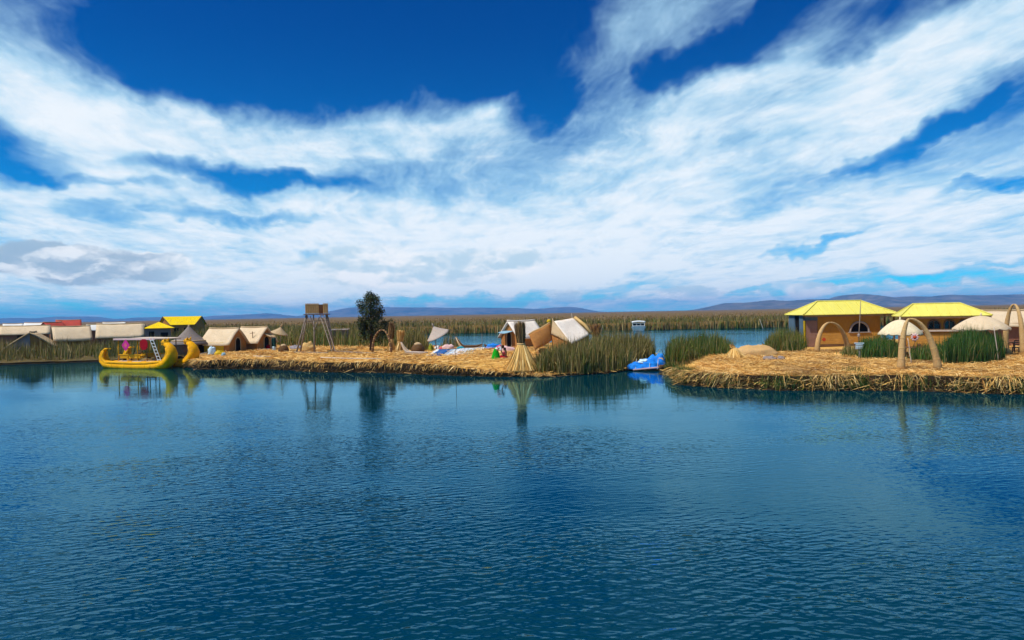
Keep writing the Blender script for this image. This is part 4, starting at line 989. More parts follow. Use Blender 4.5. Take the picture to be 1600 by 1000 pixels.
# ---------------------------------------------------------------- yellow double reed boat
def big_boat():
    a, b = at(165, 574.5, 0), at(262, 576.2, 0); th = R(-21)
    ax = Vector((math.cos(th), math.sin(th), 0)); lat = Vector((-math.sin(th), math.cos(th), 0)); SP = 2.8
    c = pt(211, 575.5, a.lerp(b, .5).y); c.z = 0; c = c + lat * SP / 2
    k = thing('reed_boat', 'big yellow double hulled reed boat with animal head prows', 'boat', c, abs_rz=th)
    k.scale = (.80, .86, .86)
    C = [(-4.35, 1.98, .07), (-4.75, 1.92, .13), (-5.1, 1.62, .22), (-5.25, 1.2, .30), (-5.12, .72, .37), (-4.6, .36, .42), (-3.6, .22, .44), (-2.0, .16, .45), (0, .14, .45), (2.0, .16, .46), (3.4, .24, .48), (4.4, .5, .52), (5.0, .98, .54), (5.2, 1.5, .47), (5.05, 1.95, .38), (4.7, 2.28, .32), (4.35, 2.45, .26)]
    for sgn, nm in ((-1, 'near'), (1, 'far')):
        y0 = sgn * SP / 2
        w = MB(); w.tube([(x, y0, z) for x, z, r in C], [r for x, z, r in C], 16, flat=1.25); h = w.build('hull', 'boat_yellow', k, True)
        for sy in (-1, 1):       # the thinner rolls that make the gunwale
            w = MB(); w.tube([(x - (.0 if abs(x) < 4 else math.copysign(.30, x)), y0 + sy * min(.36, r * .8), z + (r * .82 if abs(x) < 4.2 else r * .35)) for x, z, r in C[2:-2]], [min(.17, r * .5) for x, z, r in C[2:-2]], 8); w.build('gunwale', 'boat_rim', h, True)
        for x in (-4.0, -3.2, -2.3, -1.3, -.2, .9, 1.8, 2.6, 3.4):
            i = min(range(len(C)), key=lambda q: abs(C[q][0] - x)); w = MB(); w.tube([(x - .04, y0, C[i][1]), (x, y0, C[i][1]), (x + .04, y0, C[i][1])], [C[i][2] * 1.0, C[i][2] * 1.06, C[i][2] * 1.0], 16, flat=1.25); w.build('binding', 'wood_brown' if x == 2.6 else 'boat_rim', h, True)
        # puma head on the prow
        hd = MB(); hd.tube([(4.55, y0, 2.30), (4.40, y0, 2.55), (4.15, y0, 2.68), (3.88, y0, 2.66), (3.72, y0, 2.60)], [.24, .30, .29, .21, .14], 12); h2 = hd.build('prow_head', 'boat_rim', k, True)
        for sy in (-1, 1):
            q = MB(); q.tube([(4.38, y0 + sy * .17, 2.75), (4.42, y0 + sy * .22, 2.95), (4.46, y0 + sy * .24, 3.08)], [.11, .08, .015], 7); q.build('ear', 'boat_rim', h2, True)
            q = MB(); q.lathe([(.02, -.04), (.055, 0), (.02, .04)], 8, c=(3.98, y0 + sy * .22, 2.78)); q.build('eye', 'paint_black', h2, True)
        q = MB(); q.tube([(4.1, y0, 2.46), (3.85, y0, 2.40), (3.70, y0, 2.38)], [.14, .12, .07], 9); q.build('lower_jaw', 'boat_yellow', h2, True)
        q = MB(); q.tube([(3.70, y0, 2.60), (3.66, y0, 2.61)], .07, 8); q.build('nose', 'paint_black', h2)
    for i in range(9):
        x = -3.0 + .72 * i; w = MB(); w.box((x, 0, .70), (.68, SP + .5, .06)); w.build('deck_plank', 'wood_pale' if i % 3 else 'boat_rim', k)
    for sx in (-2.9, -1.45, 0, 1.4, 2.6):
        for sy in (-1, 1):
            w = MB(); w.tube([(sx, sy * 1.3, .7), (sx, sy * 1.3, 2.9)], .055, 7); w.build('post', 'boat_rim' if sx < .5 else 'wood_brown', k, True)
    w = MB(); w.sheet(lambda u, v: (-3.25 + 6.3 * u, -1.6 + 3.2 * v, 3.05 - .04 * math.cos(3.1 * (v - .5)) + .03 * math.sin(5 * u)), 8, 6, .10); rf = w.build('roof_deck', 'wood_pale', k)
    for sy in (-1, 1):
        w = MB(); w.box((-.1, sy * 1.62, 2.96), (6.2, .05, .16)); w.build('roof_fascia', 'cloth_blush', rf)
        w = MB(); w.box((-.9, sy * 1.3, 1.35), (3.9, .06, .09)); w.build('rail', 'boat_rim', k)
    for sy in (-1, 1):
        w = MB(); w.box((-1.2, sy * 1.0, 1.02), (3.0, .5, .10)); s_ = w.build('bench', 'boat_rim', k)
        for x in (-2.4, -1.2, 0):
            w = MB(); w.box((x, sy * 1.0, .85), (.12, .45, .24)); w.build('bench_leg', 'wood_brown', s_)
        w = MB(); w.box((-1.2, sy * 1.24, 1.22), (3.0, .06, .34)); w.build('bench_back', 'boat_rim', s_)
    # reed throne amidships
    w = MB(); w.tube([(-2.0, -.2, 1.05), (-1.7, -.2, 1.35), (-1.1, -.2, 1.5), (-.6, -.2, 1.9)], [.12, .2, .22, .08], 9); w.build('reed_throne', 'reed_gold', k, True)
    # diamond and octagonal cloth panels under the roof edge
    w = MB(); w.poly([(-1.85, -1.72, 2.35), (-1.25, -1.72, 1.75), (-.65, -1.72, 2.35), (-1.25, -1.72, 2.95)], .04); d = w.build('diamond_cloth', 'cloth_pink', k); d['label'] = 'bright pink diamond shaped cloth'
    w = MB(); w.poly([(-1.55, -1.727, 2.35), (-1.25, -1.727, 2.05), (-.95, -1.727, 2.35), (-1.25, -1.727, 2.65)], .006); w.build('cloth_pattern', 'cloth_rose', d)
    w = MB(); w.poly([(1.45 + .62 * math.cos(a), -1.72, 2.42 + .58 * math.sin(a)) for a in np.linspace(.39, .39 + 2 * math.pi, 9)[:-1]], .04); d = w.build('round_cloth', 'cloth_red', k); d['label'] = 'dark red eight sided cloth'
    for sx in (2.55, 3.0):
        w = MB(); w.tube([(sx - .2, -1.75, 3.1), (sx + 1.0, -1.75, .72)], .035, 6); w.build('ladder_rail', 'paint_white', k)
    for i in range(7):
        t = (i + .6) / 7.4; w = MB(); w.tube([(2.35 + 1.2 * (1 - t), -1.75, .72 + 2.38 * t), (2.80 + 1.2 * (1 - t), -1.75, .72 + 2.38 * t)], .028, 5); w.build('ladder_rung', 'paint_white', k)
    w = MB(); w.tube([(-1.6, -1.0, .86), (1.9, -1.15, .92)], .09, 7); w.build('oar_roll', 'reed_gold', k, True)
big_boat()
a, b = at(326, 553.5) + Vector((0, 0, .25)), at(300, 556) + Vector((0, 0, .15)); mb = MB(); mb.tube([b - a, (b - a) * .5 - Vector((0, 0, .08)), (0, 0, 0), Vector((.9, 0, -.02))], .03, 5); o = mb.build('mooring_rope', 'rope'); o.location = a; tag(o, 'pale rope running from the boat prow to the island', 'rope')
for x_, lab in ((303, 'short stake at the left tip of the middle island'),): pole(lab, x_, 560, .6, .5, .03)

# ---------------------------------------------------------------- small reed canoes
def canoe(label, pa, pb, rise_a, rise_b, r, material, prow_mat=None, name='reed_canoe'):
    L = (pb - pa).length; k = thing(name, label, 'canoe', (pa + pb) / 2, abs_rz=math.atan2(pb.y - pa.y, pb.x - pa.x))
    xs = np.linspace(-.5, .5, 13)
    P = [(x * L, 0, r * .6 + (rise_a * max(0, (-x - .18) / .32) ** 1.7 if x < 0 else rise_b * max(0, (x - .18) / .32) ** 1.7)) for x in xs]
    rad = [r * max(.22, 1 - (2 * abs(x)) ** 3 * .8) for x in xs]
    w = MB(); w.tube(P, rad, 12, flat=1.5); w.build('hull', material, k, True)
    for sy in (-1, 1):
        w = MB(); w.tube([(q[0], sy * rr * 1.15, q[2] + rr * .75) for q, rr in zip(P, rad)], [max(.03, rr * .42) for rr in rad], 8); w.build('gunwale', prow_mat or material, k, True)
    for i in (3, 6, 9):
        w = MB(); w.tube([(P[i][0] - .03, 0, P[i][2]), (P[i][0], 0, P[i][2]), (P[i][0] + .03, 0, P[i][2])], [rad[i] * 1.02, rad[i] * 1.07, rad[i] * 1.02], 12, flat=1.5); w.build('binding', 'rope', k, True)
    return k
canoe('pale reed canoe with one high pointed prow on the straw', at(627, 554), at(668, 555), .95, .12, .17, 'thatch_tan', 'thatch_mauve')
canoe('tan reed canoe with dark upswept prow at the channel edge', at(713, 547, .6), at(754, 546, .6), 1.15, .35, .26, 'thatch_pale', 'reed_dark')
canoe('dark canoe under a blue cover at the channel edge', at(757, 546, .55), at(784, 545, .55), .35, .1, .22, 'reed_dark')
lump('blue_cover', 'crumpled blue cover over the canoe left of the women', 'tarp', at(771, 545.4, .62), (1.5, .7, .52), 'tarp_blue', seed=11)

# ---------------------------------------------------------------- textiles and goods laid out for sale
def textile(label, x0, y0, x1, y1, z, material, group=None, stripe=None, seed=0, cat='textile'):
    pa, pb = at(x0, y1, z), at(x1, y1, z); pc = at((x0 + x1) / 2, y0, z); k = (pa + pb) / 2; dp = max(.4, pc.y - pa.y); w_ = (pb - pa).length
    o = thing('textile', label, cat, k, abs_rz=0, group=group)
    f = lambda u, v: (-w_ / 2 + w_ * u + .12 * v, dp * v, .10 + .16 * v * v * min(1, dp) + .03 * nz3(u * 3 + seed, v * 3, seed))
    q = MB(); q.sheet(f, 6, 6, .03); cl = q.build('cloth', material, o, True)
    if stripe:
        for s_ in (.3, .7):
            q = MB(); q.sheet(lambda u, v: tuple(Vector(f(s_ - .07 + .14 * u, .06 + .88 * v)) + Vector((0, 0, .012))), 2, 5, .008); q.build('stripe', stripe, cl, True)
    return o
textile('deep blue textile spread at the left end of the row', 671, 550, 688, 557.5, .72, 'cloth_blue', seed=1)
textile('white textile left of the deep blue one', 664, 550, 670, 558, .72, 'cloth_white', seed=2)
for i, (x, m_, st) in enumerate([(692, 'cloth_ice', 'cloth_blue'), (699, 'cloth_white', 'cloth_ice'), (706, 'cloth_white', None), (713, 'cloth_white', 'cloth_blush'), (720, 'cloth_white', 'cloth_ice'), (727, 'cloth_ice', None), (734, 'cloth_white', 'cloth_aqua'), (741, 'cloth_ice', None), (748, 'cloth_white', None)]):
    textile(('pale blue' if m_ == 'cloth_ice' else 'white') + ' textile, ' + ('first second third fourth fifth sixth seventh eighth last'.split()[i]) + ' in the row right of the deep blue one', x - 2.9, 549.5 - i * .35, x + 2.6, 557.5 - i * .55, .70 - .012 * i, m_, 'row of white and pale blue textiles', st, seed=3 + i)
lump('cloth_heap', 'blush pink cloth heap behind the textiles', 'cloth', at(700, 547, .65), (1.25, .6, .52), 'cloth_blush', seed=21)
lump('cloth_heap', 'small white bundle left of the blush pink heap', 'cloth', at(683, 547, .65), (.55, .45, .40), 'cloth_white', seed=22)
lump('cloth_heap', 'rose bundle between white bundle and blush heap', 'cloth', at(688.5, 547.2, .65), (.36, .4, .30), 'cloth_rose', seed=23)
lump('cloth_heap', 'turquoise cloth heap below the tan canoe', 'cloth', at(720, 548, .62), (.85, .5, .40), 'cloth_aqua', seed=24)
lump('shrub', 'yellow green clump beside the leaning parasol', 'plant', at(673, 549, .68), (.5, .5, .62), mat('shrub_lime', (.35, .36, .03), (.18, .22, .02), scale=9), seed=25, rough=.5)
lump('cloth_heap', 'grey buff bundle lying right of the turquoise cloth', 'cloth', at(741, 548.5, .6), (1.2, .6, .30), 'thatch_pale', seed=26)
pole('thin leaning pole standing in front of the textiles', 712.5, 566, .6, 2.3, .022, (-.01, 0), 'wood_brown')
pole('thin pale pole at the right end of the textiles', 753.5, 551, .6, 1.75, .028, (0, 0), 'wood_grey')
pole('thin pole leaning beside the dark sheaf', 935, 542, .4, 2.35, .05, (.22, 0), 'wood_grey')
o = MB().lathe([(.22, -.03), (.2, .1), (.1, .16)], 10).build('stone', 'stone', None, True); o.location = at(741, 569, .55); tag(o, 'dark stone on the straw edge below the textiles', 'stone')

# ---------------------------------------------------------------- people
def skin_mesh(name, J, E, material, parent, sub=2):
    me = bpy.data.meshes.new(name); names = list(J); me.from_pydata([J[n][:3] for n in names], [(names.index(a), names.index(b)) for a, b in E], [])
    o = bpy.data.objects.new(name, me); COL.objects.link(o)
    o.modifiers.new('skin', 'SKIN'); o.modifiers.new('sub', 'SUBSURF').levels = sub
    for i, n in enumerate(names):
        me.skin_vertices[0].data[i].radius = (J[n][3], J[n][3]); me.skin_vertices[0].data[i].use_root = (i == 0)
    dg = bpy.context.evaluated_depsgraph_get(); nm = bpy.data.meshes.new_from_object(o.evaluated_get(dg)); nm.name = name
    o.modifiers.clear(); o.data = nm; nm.materials.clear(); nm.materials.append(MATS[material])
    for q in nm.polygons: q.use_smooth = True
    o.parent = parent; return o
def hand(J, E, wrist, nm, d, side):
    """palm and five short curled finger chains growing from it"""
    w = Vector(wrist); d = Vector(d).normalized(); s = d.cross(Vector((0, 0, 1))).normalized() if abs(d.z) < .9 else Vector((0, 1, 0))
    pm = w + d * .07; J[nm + 'p'] = (*pm, .030); E.append((nm, nm + 'p'))
    for i in range(4):
        a = pm + s * (-.033 + .022 * i) + d * .045; b = a + d * (.035 - .006 * abs(i - 1.3)) + Vector((0, 0, -.012)); J[f'{nm}f{i}'] = (*a, .010); J[f'{nm}g{i}'] = (*b, .008); E += [(nm + 'p', f'{nm}f{i}'), (f'{nm}f{i}', f'{nm}g{i}')]
    t = w + d * .05 + s * .05 * side; J[nm + 't'] = (*t, .011); J[nm + 'u'] = (*(t + d * .035), .009); E += [(nm + 'p', nm + 't'), (nm + 't', nm + 'u')]
def woman(label, p, rz, pose):
    k = thing('person', label, 'person', p, abs_rz=rz)
    J = dict(pose['J']); E = list(pose['E'])
    for nm, d, s_ in pose['hands']: hand(J, E, J[nm][:3], nm, d, s_)
    body = skin_mesh('body', J, E, 'skin', k)
    cl = pose['top']; cj = {n: (*J[n][:3], J[n][3] * 1.22 + .012) for n in cl}
    skin_mesh('jacket', cj, [e_ for e_ in pose['E'] if e_[0] in cl and e_[1] in cl], pose['jacket'], k)
    hx = Vector(J['head'][:3])
    f = pose['face']; fv = Vector(f).normalized()
    w = MB(); w.lathe([(.045, -.115), (.088, -.06), (.108, .02), (.095, .09), (.05, .125)], 16, c=tuple(hx - fv * .018 + Vector((0, 0, .02)))); hr_ = w.build('hair', 'hair', k, True)
    w = MB()
    sd_ = fv.cross(Vector((0, 0, 1))).normalized()
    for s_ in (-1, 1): w.tube([hx - fv * .07 + sd_ * .05 * s_, hx - fv * .12 + sd_ * .07 * s_ - Vector((0, 0, .16)), hx - fv * .10 + sd_ * .06 * s_ - Vector((0, 0, .34))], [.028, .024, .012], 6)
    w.build('braid', 'hair', hr_, True)
    w = MB(); w.tube([hx + fv * .085 + Vector((0, 0, .02)), hx + fv * .125 - Vector((0, 0, .03))], [.012, .018], 6); w.build('nose', 'skin', body, True)
    for s_ in (-1, 1):
        w = MB(); w.lathe([(.004, -.012), (.013, 0), (.004, .012)], 6, c=tuple(hx + fv * .092 + sd_ * .036 * s_ + Vector((0, 0, .015)))); w.build('eye', 'hair', body)
        w = MB(); w.lathe([(.008, -.03), (.018, 0), (.008, .03)], 6, c=tuple(hx + sd_ * .102 * s_)); w.build('ear', 'skin', body)
    w = MB(); w.tube([hx + fv * .10 - sd_ * .026 - Vector((0, 0, .065)), hx + fv * .104 + sd_ * .026 - Vector((0, 0, .065))], .008, 5); w.build('mouth', 'cloth_rose', body)
    if pose.get('hat'):
        w = MB(); w.lathe([(.20, .085), (.205, .10), (.115, .115), (.11, .20), (.06, .235)], 18, c=tuple(hx)); w.build('hat', pose['hat'], k, True)
    w = MB(); w.lathe(pose['skirt'], 30, c=pose.get('skirt_c', (0, 0, 0)), fold=.07, nf=11); w.build('skirt', pose['skirt_mat'], k, True)
    if pose.get('shawl'):
        w = MB(); w.sheet(lambda u, v: pose['shawl'](u, v), 8, 6, .025); w.build('shawl', pose['shawl_mat'], k, True)
    return k
# standing and bending forward over her goods, green skirt
base = at(775, 565.5, .62)
woman('woman in wide green skirt and white top bending to the right', base, R(6), dict(
    J={'pel': (0, 0, .86, .13), 'spine': (.13, -.01, 1.0, .125), 'chest': (.30, -.02, 1.09, .13), 'neck': (.44, -.03, 1.10, .055), 'head': (.54, -.03, 1.08, .105), 'crown': (.58, -.03, 1.14, .07),
       'shl': (.34, -.17, 1.08, .06), 'ell': (.38, -.20, .82, .046), 'wrl': (.46, -.16, .60, .032), 'shr': (.34, .14, 1.08, .06), 'elr': (.42, .18, .84, .046), 'wrr': (.52, .12, .62, .032),
       'hipl': (0, -.09, .80, .11), 'knl': (.02, -.10, .45, .075), 'anl': (-.01, -.10, .08, .045), 'tol': (.13, -.11, .03, .035), 'hipr': (0, .09, .80, .11), 'knr': (.05, .10, .45, .075), 'anr': (.02, .10, .08, .045), 'tor': (.16, .11, .03, .035)},
    E=[('pel', 'spine'), ('spine', 'chest'), ('chest', 'neck'), ('neck', 'head'), ('head', 'crown'), ('chest', 'shl'), ('shl', 'ell'), ('ell', 'wrl'), ('chest', 'shr'), ('shr', 'elr'), ('elr', 'wrr'), ('pel', 'hipl'), ('hipl', 'knl'), ('knl', 'anl'), ('anl', 'tol'), ('pel', 'hipr'), ('hipr', 'knr'), ('knr', 'anr'), ('anr', 'tor')],
    hands=[('wrl', (.3, .1, -1), 1), ('wrr', (.3, -.1, -1), -1)], top=['pel', 'spine', 'chest', 'shl', 'ell', 'shr', 'elr'], jacket='cloth_white', face=(1, -.15, -.35),
    skirt=[(.36, .10), (.35, .16), (.30, .42), (.22, .72), (.15, .92), (.12, .98)], skirt_mat='cloth_green',
    shawl=lambda u, v: (.05 + .30 * u, -.16 + .30 * v, 1.07 + .13 * u + .09 * math.sin(math.pi * v)), shawl_mat='cloth_rose'))
base = at(790, 562, .62)
woman('woman in rose jacket sitting behind the bending woman', base, R(150), dict(
    J={'pel': (0, 0, .16, .15), 'spine': (.02, 0, .36, .13), 'chest': (.04, 0, .54, .135), 'neck': (.05, 0, .68, .05), 'head': (.08, 0, .80, .105), 'crown': (.07, 0, .87, .075),
       'shl': (.04, -.19, .60, .06), 'ell': (.14, -.25, .38, .046), 'wrl': (.32, -.14, .30, .032), 'shr': (.04, .19, .60, .06), 'elr': (.14, .25, .38, .046), 'wrr': (.32, .14, .30, .032),
       'hipl': (.08, -.11, .14, .11), 'knl': (.46, -.17, .20, .075), 'anl': (.60, -.08, .06, .045), 'tol': (.72, -.07, .05, .035), 'hipr': (.08, .11, .14, .11), 'knr': (.46, .17, .20, .075), 'anr': (.60, .08, .06, .045), 'tor': (.72, .07, .05, .035)},
    E=[('pel', 'spine'), ('spine', 'chest'), ('chest', 'neck'), ('neck', 'head'), ('head', 'crown'), ('chest', 'shl'), ('shl', 'ell'), ('ell', 'wrl'), ('chest', 'shr'), ('shr', 'elr'), ('elr', 'wrr'), ('pel', 'hipl'), ('hipl', 'knl'), ('knl', 'anl'), ('anl', 'tol'), ('pel', 'hipr'), ('hipr', 'knr'), ('knr', 'anr'), ('anr', 'tor')],
    hands=[('wrl', (1, .3, -.1), 1), ('wrr', (1, -.3, -.1), -1)], top=['spine', 'chest', 'shl', 'ell', 'shr', 'elr'], jacket='cloth_rose', face=(1, 0, -.1),
    skirt=[(.46, .0), (.45, .08), (.36, .22), (.2, .34), (.14, .38)], skirt_c=(.22, 0, 0), skirt_mat='cloth_red', hat=None))
lump('cloth_heap', 'blush cloth bundle behind the sitting woman', 'cloth', at(793, 551, .62), (1.5, .6, .55), 'cloth_blush', seed=31)

# ---------------------------------------------------------------- white roofed huts behind the sheaf
p = at(815, 543, .65); r8 = hut('white roofed hut with pale blue awning left of the big white roof', p, 36, 3.0, 3.0, 1.35, 2.75, 'canvas_white', 'reed_wall', door=-1, bow=.05, ridge='canvas_white', seed=4.4)
w = MB(); w.sheet(lambda u, v: (-1.55 - .75 * u, -.9 + 1.8 * v, 1.75 - .15 * u - .10 * math.sin(3.1 * v) * u), 5, 6, .03); w.build('awning', 'tarp_sky', r8)
w = MB(); w.poly([(1.82, -1.75, 1.0), (1.95, -.9, 1.2), (1.80, 0, 2.62), (1.72, -.2, 2.55)], .04); w.build('gable_flap', 'canvas_grey', r8)
def big_white_hut():
    Y = 57.0; E_, Fl, Cr, Ar, Br = pt(893, 537, Y - 1.7), pt(861, 521.5, Y), pt(922, 522.5, Y + .6), pt(866, 502, Y + .5), pt(896, 497, Y + 1.6)
    base = Vector(((E_.x + Br.x) / 2, Y + .3, .6)); k = thing('reed_hut', 'large hut with white canvas roof and a brown reed mat side', 'hut', base, abs_rz=0)
    g = lambda q: q - base
    E_, Fl, Cr, Ar, Br = map(g, (E_, Fl, Cr, Ar, Br))
    def quad(a, b, c, d, sag, seed):
        return lambda u, v: tuple((a.lerp(b, u)).lerp(d.lerp(c, u), v) + Vector((0, 0, -sag * math.sin(math.pi * u) * math.sin(math.pi * v) + .04 * nz3(u * 4 + seed, v * 4, seed))))
    w = MB(); w.sheet(quad(E_, Cr, Br, Ar, .12, 1), 10, 10, .05); w.build('roof_canvas', 'canvas_white', k, True)
    w = MB(); w.sheet(quad(Fl, E_ + Vector((-.02, 0, 0)), Ar + Vector((-.01, 0, 0)), Ar.lerp(Fl, .1) + Vector((-.1, 0, .35)), -.05, 2), 8, 8, .10); w.build('roof_thatch', 'thatch_tan', k, True)
    Bk, Fb = Br + Vector((-.6, 2.6, -1.6)), Fl + Vector((.6, 3.0, -.1))
    w = MB(); w.sheet(quad(Cr + Vector((.02, .05, .02)), Cr + Vector((-1.2, 3.0, .1)), Ar + Vector((0, .9, 0)), Br + Vector((.02, .02, .0)), 0, 3), 6, 6, .06); w.build('roof_thatch', 'thatch_tan', k, True)
    w = MB(); d = (Cr - Br); w.tube([Br + Vector((.12, .1, .06)), Br + d * .5 + Vector((.25, .12, .10)), Cr + Vector((.10, .1, .10))], .14, 8); w.build('verge_roll', 'reed_gold', k, True)
    zb = -.1
    for a, b, nm, mt in ((Fl, E_, 'wall', 'reed_wall'), (E_, Cr, 'wall', 'reed_dark'), (Cr, Cr + Vector((-1.2, 3.0, .1)), 'wall', 'reed_wall'), (Fl, Fl + Vector((1.4, 3.2, .0)), 'wall', 'reed_wall')):
        a2, b2 = a * .94, b * .94; w = MB(); w.poly([(a2.x, a2.y, zb), (b2.x, b2.y, zb), (b2.x, b2.y, b.z + .02), (a2.x, a2.y, a.z + .02)], .06); w.build(nm, mt, k)
    w = MB(); w.tube([Br + Vector((-.1, 0, -.1)), Br + Vector((-.14, 0, .42))], .035, 6); w.build('ridge_pole', 'wood_pale', k)
    w = MB(); w.lathe([(.10, -.1), (.2, .05), (.1, .22)], 8, c=tuple(Ar + Vector((-.45, 0, -.05)))); w.build('ridge_knot', 'tarp_yellow', k, True)
    # leaning mat wall to the left, laid in courses
    T0, T1, B1, B0 = g(pt(826.5, 523, Y - .6)), g(pt(859, 505, Y + .4)), g(pt(862, 532, Y + .1)), g(pt(836, 547, Y - 1.1))
    f_ = lambda u, v: tuple(T0.lerp(T1, u).lerp(B0.lerp(B1, u), v) + Vector((0, -.05 - .12 * math.sin(math.pi * u) * math.sin(math.pi * v), .03 * math.sin(u * 8) + .03 * nz3(u * 3, v * 5, 2))))
    w = MB(); w.sheet(f_, 12, 8, .08); mt = w.build('mat_wall', 'reed_wall', k, True)
    for v in (.2, .45, .72):
        w = MB(); w.tube([Vector(f_(u, v)) + Vector((0, -.02, .01)) for u in np.linspace(0, 1, 9)], .022, 5); w.build('tie_pole', 'reed_buff', mt, True)
    w = MB(); w.tube([Vector(f_(u, 0)) + Vector((0, -.02, .03)) for u in np.linspace(0, 1, 9)], .07, 7); w.build('mat_roll', 'reed_buff', mt, True)
big_white_hut()
lump('reed_basket', 'rounded reed basket beside the big sheaf', 'basket', at(848, 556, .6), (1.1, .8, .62), 'reed_wall', seed=41, rough=.08)

# ---------------------------------------------------------------- blue covered boat in the gap
def blue_boat():
    p = at(1010, 578.5, 0); k = thing('covered_boat', 'small boat under a bulging bright blue tarpaulin in the channel mouth', 'boat', p, 0)
    w = MB(); w.tube([(-1.15, -.1, .28), (-.8, 0, .12), (0, .1, .08), (.8, .3, .12), (1.2, .5, .3)], [.10, .26, .32, .28, .12], 10, flat=1.4); w.build('hull', 'wood_brown', k, True)
    for i, (c_, s_, sd_) in enumerate([((-.70, -.1, .10), (1.25, .95, .48), 3), ((.12, .2, .12), (1.75, 1.2, .64), 7), ((.62, .65, .12), (1.45, 1.2, .80), 12), ((.95, 1.0, .10), (.9, .9, .95), 19)]):
        o = lump('tarpaulin', None, None, Vector(c_), s_, 'tarp_blue', seed=sd_, parent=k, rough=.20, fold=3.5)
    o = lump('pale_cloth', None, None, Vector((-.22, -.05, .52)), (.75, .6, .26), 'cloth_ice', seed=5, parent=k, rough=.4)
    o = lump('straw_bundle', None, None, Vector((.98, .55, .62)), (.5, .4, .22), 'reed_buff', seed=6, parent=k)
    for x in (-.75, .2, .75):
        w = MB(); w.tube([(x, -.62, .12), (x + .04, -.35, .48), (x + .08, .15, .80), (x + .12, .7, .55)], .018, 5); w.build('lashing', 'rope', k)
    w = MB(); w.box((-.05, -.55, .17), (1.75, .2, .07), (0, R(-5), R(3))); w.build('gunwale_plank', 'cloth_blush', k)
blue_boat()
def far_launch():
    p = at(998, 516.5, 0); k = thing('launch', 'white cabin launch moored before the far marsh', 'boat', p, 0)
    w = MB(); w.add([(-1.35, -1.6, .95), (1.35, -1.6, .95), (1.6, 2.5, .8), (-1.6, 2.5, .8), (-.9, -1.2, -.2), (.9, -1.2, -.2), (1.2, 2.5, -.2), (-1.2, 2.5, -.2)], [(0, 1, 2, 3), (4, 7, 6, 5), (0, 4, 5, 1), (1, 5, 6, 2), (2, 6, 7, 3), (3, 7, 4, 0)]); w.build('hull', 'roof_white', k)
    w = MB(); w.box((0, .9, 1.25), (2.5, 2.6, .65)); w.build('cabin', 'paint_white', k)
    for x in (-.82, 0, .82):
        w = MB(); w.box((x, -.42, 1.30), (.72, .04, .40)); w.build('window', 'glass_dark', k)
    w = MB(); w.sheet(lambda u, v: (-1.45 + 2.9 * u, -.8 + 3.6 * v, 1.95 + .16 * math.sin(math.pi * u)), 8, 4, .30); w.build('roof', 'paint_white', k, True)
    for x in (-1.25, 1.25):
        w = MB(); w.tube([(x, -.7, .9), (x, -.7, 1.9)], .05, 6); w.build('roof_post', 'paint_white', k)
far_launch()
pole('pale mooring stake left of the white launch', 986, 517, -.2, 2.3, .09, (0, 0), 'wood_pale', 'mooring_stake')
pole('thin white stake in the water before the first restaurant reeds', 1193, 515, -.2, 2.2, .07, (-.35, 0), 'wood_pale', 'mooring_stake')
pole('thin stake in the channel behind the textiles', 762, 517, -.2, 1.2, .07, (.05, 0), 'wood_pale', 'mooring_stake')

# ---------------------------------------------------------------- heaps on the right island
p = at(1150, 560); sheaf('splayed golden reed sheaf lying at the end of the dark green reeds', p, .75, .75, .10, .95, .12, n=240, pal=GOLD, top_pal=GOLD, lean=(-.3, .1), width=.045)
lump('straw_heap', 'long low straw heap behind the splayed sheaf', 'heap', at(1180, 556), (3.1, 1.6, .72), 'reed_buff', seed=51, rough=.2)
canoe('short dark canoe on the straw left of the restaurants', at(1176, 549.5, .7), at(1193, 548.5, .7), .1, .45, .18, 'reed_dark')
for x, y, sx, lab in ((1203, 563, .95, 'grey brown stone on the straw, left of its smaller neighbour'), (1220, 563, .55, 'small pinkish stone on the straw right of the larger one')):
    lump('stone', lab, 'stone', at(x, y), (sx, .5, .26), 'stone', seed=x, rough=.35)
a, b = at(1362, 588, .60), at(1425, 588, .60)
k = thing('landing_board', 'pale landing board with turquoise patch at the edge below the near arch', 'board', (a + b) / 2 - Vector((0, .2, 0)), abs_rz=0)
w = MB(); w.box((0, 0, .08), ((b - a).length, .34, .06)); w.build('board', 'wood_pale', k)
w = MB(); w.box((.55, -.02, .116), (.55, .30, .012)); w.build('patch', 'tarp_sky', k)
for x in (-.55, .1, .7):
    w = MB(); w.tube([(x, .0, .06), (x + .05, -.05, -.9)], .035, 6); w.build('stake', 'wood_pale', k)

# ---------------------------------------------------------------- restaurants
def wall_arched(mb, x0, x1, z0, z1, y, ops, t=.14):
    """front wall with arched openings (centre x, width, sill z, top z)"""
    ops = sorted(ops); x = x0
    R_ = lambda a, b, c, d: mb.box(((a + b) / 2, y + t / 2, (c + d) / 2), (b - a, t, d - c))
    for cx, w, zb, zt in ops:
        l, r = cx - w / 2, cx + w / 2
        R_(x, l, z0, z1); R_(l, r, z0, zb); ar = []
        rise = min(w / 2, zt - zb - .05)
        for th in np.linspace(math.pi, 0, 11): ar.append((cx + w / 2 * math.cos(th), zt - rise + rise * math.sin(th)))
        for i in range(10):
            (xa, za), (xb, zb2) = ar[i], ar[i + 1]
            v = [(xa, y, za), (xb, y, zb2), (xb, y, z1), (xa, y, z1)]; mb.add(v + [(a, b + t, c) for a, b, c in v], [(0, 1, 2, 3), (7, 6, 5, 4), (1, 0, 4, 5), (3, 2, 6, 7)])
        x = r
    R_(x, x1, z0, z1)
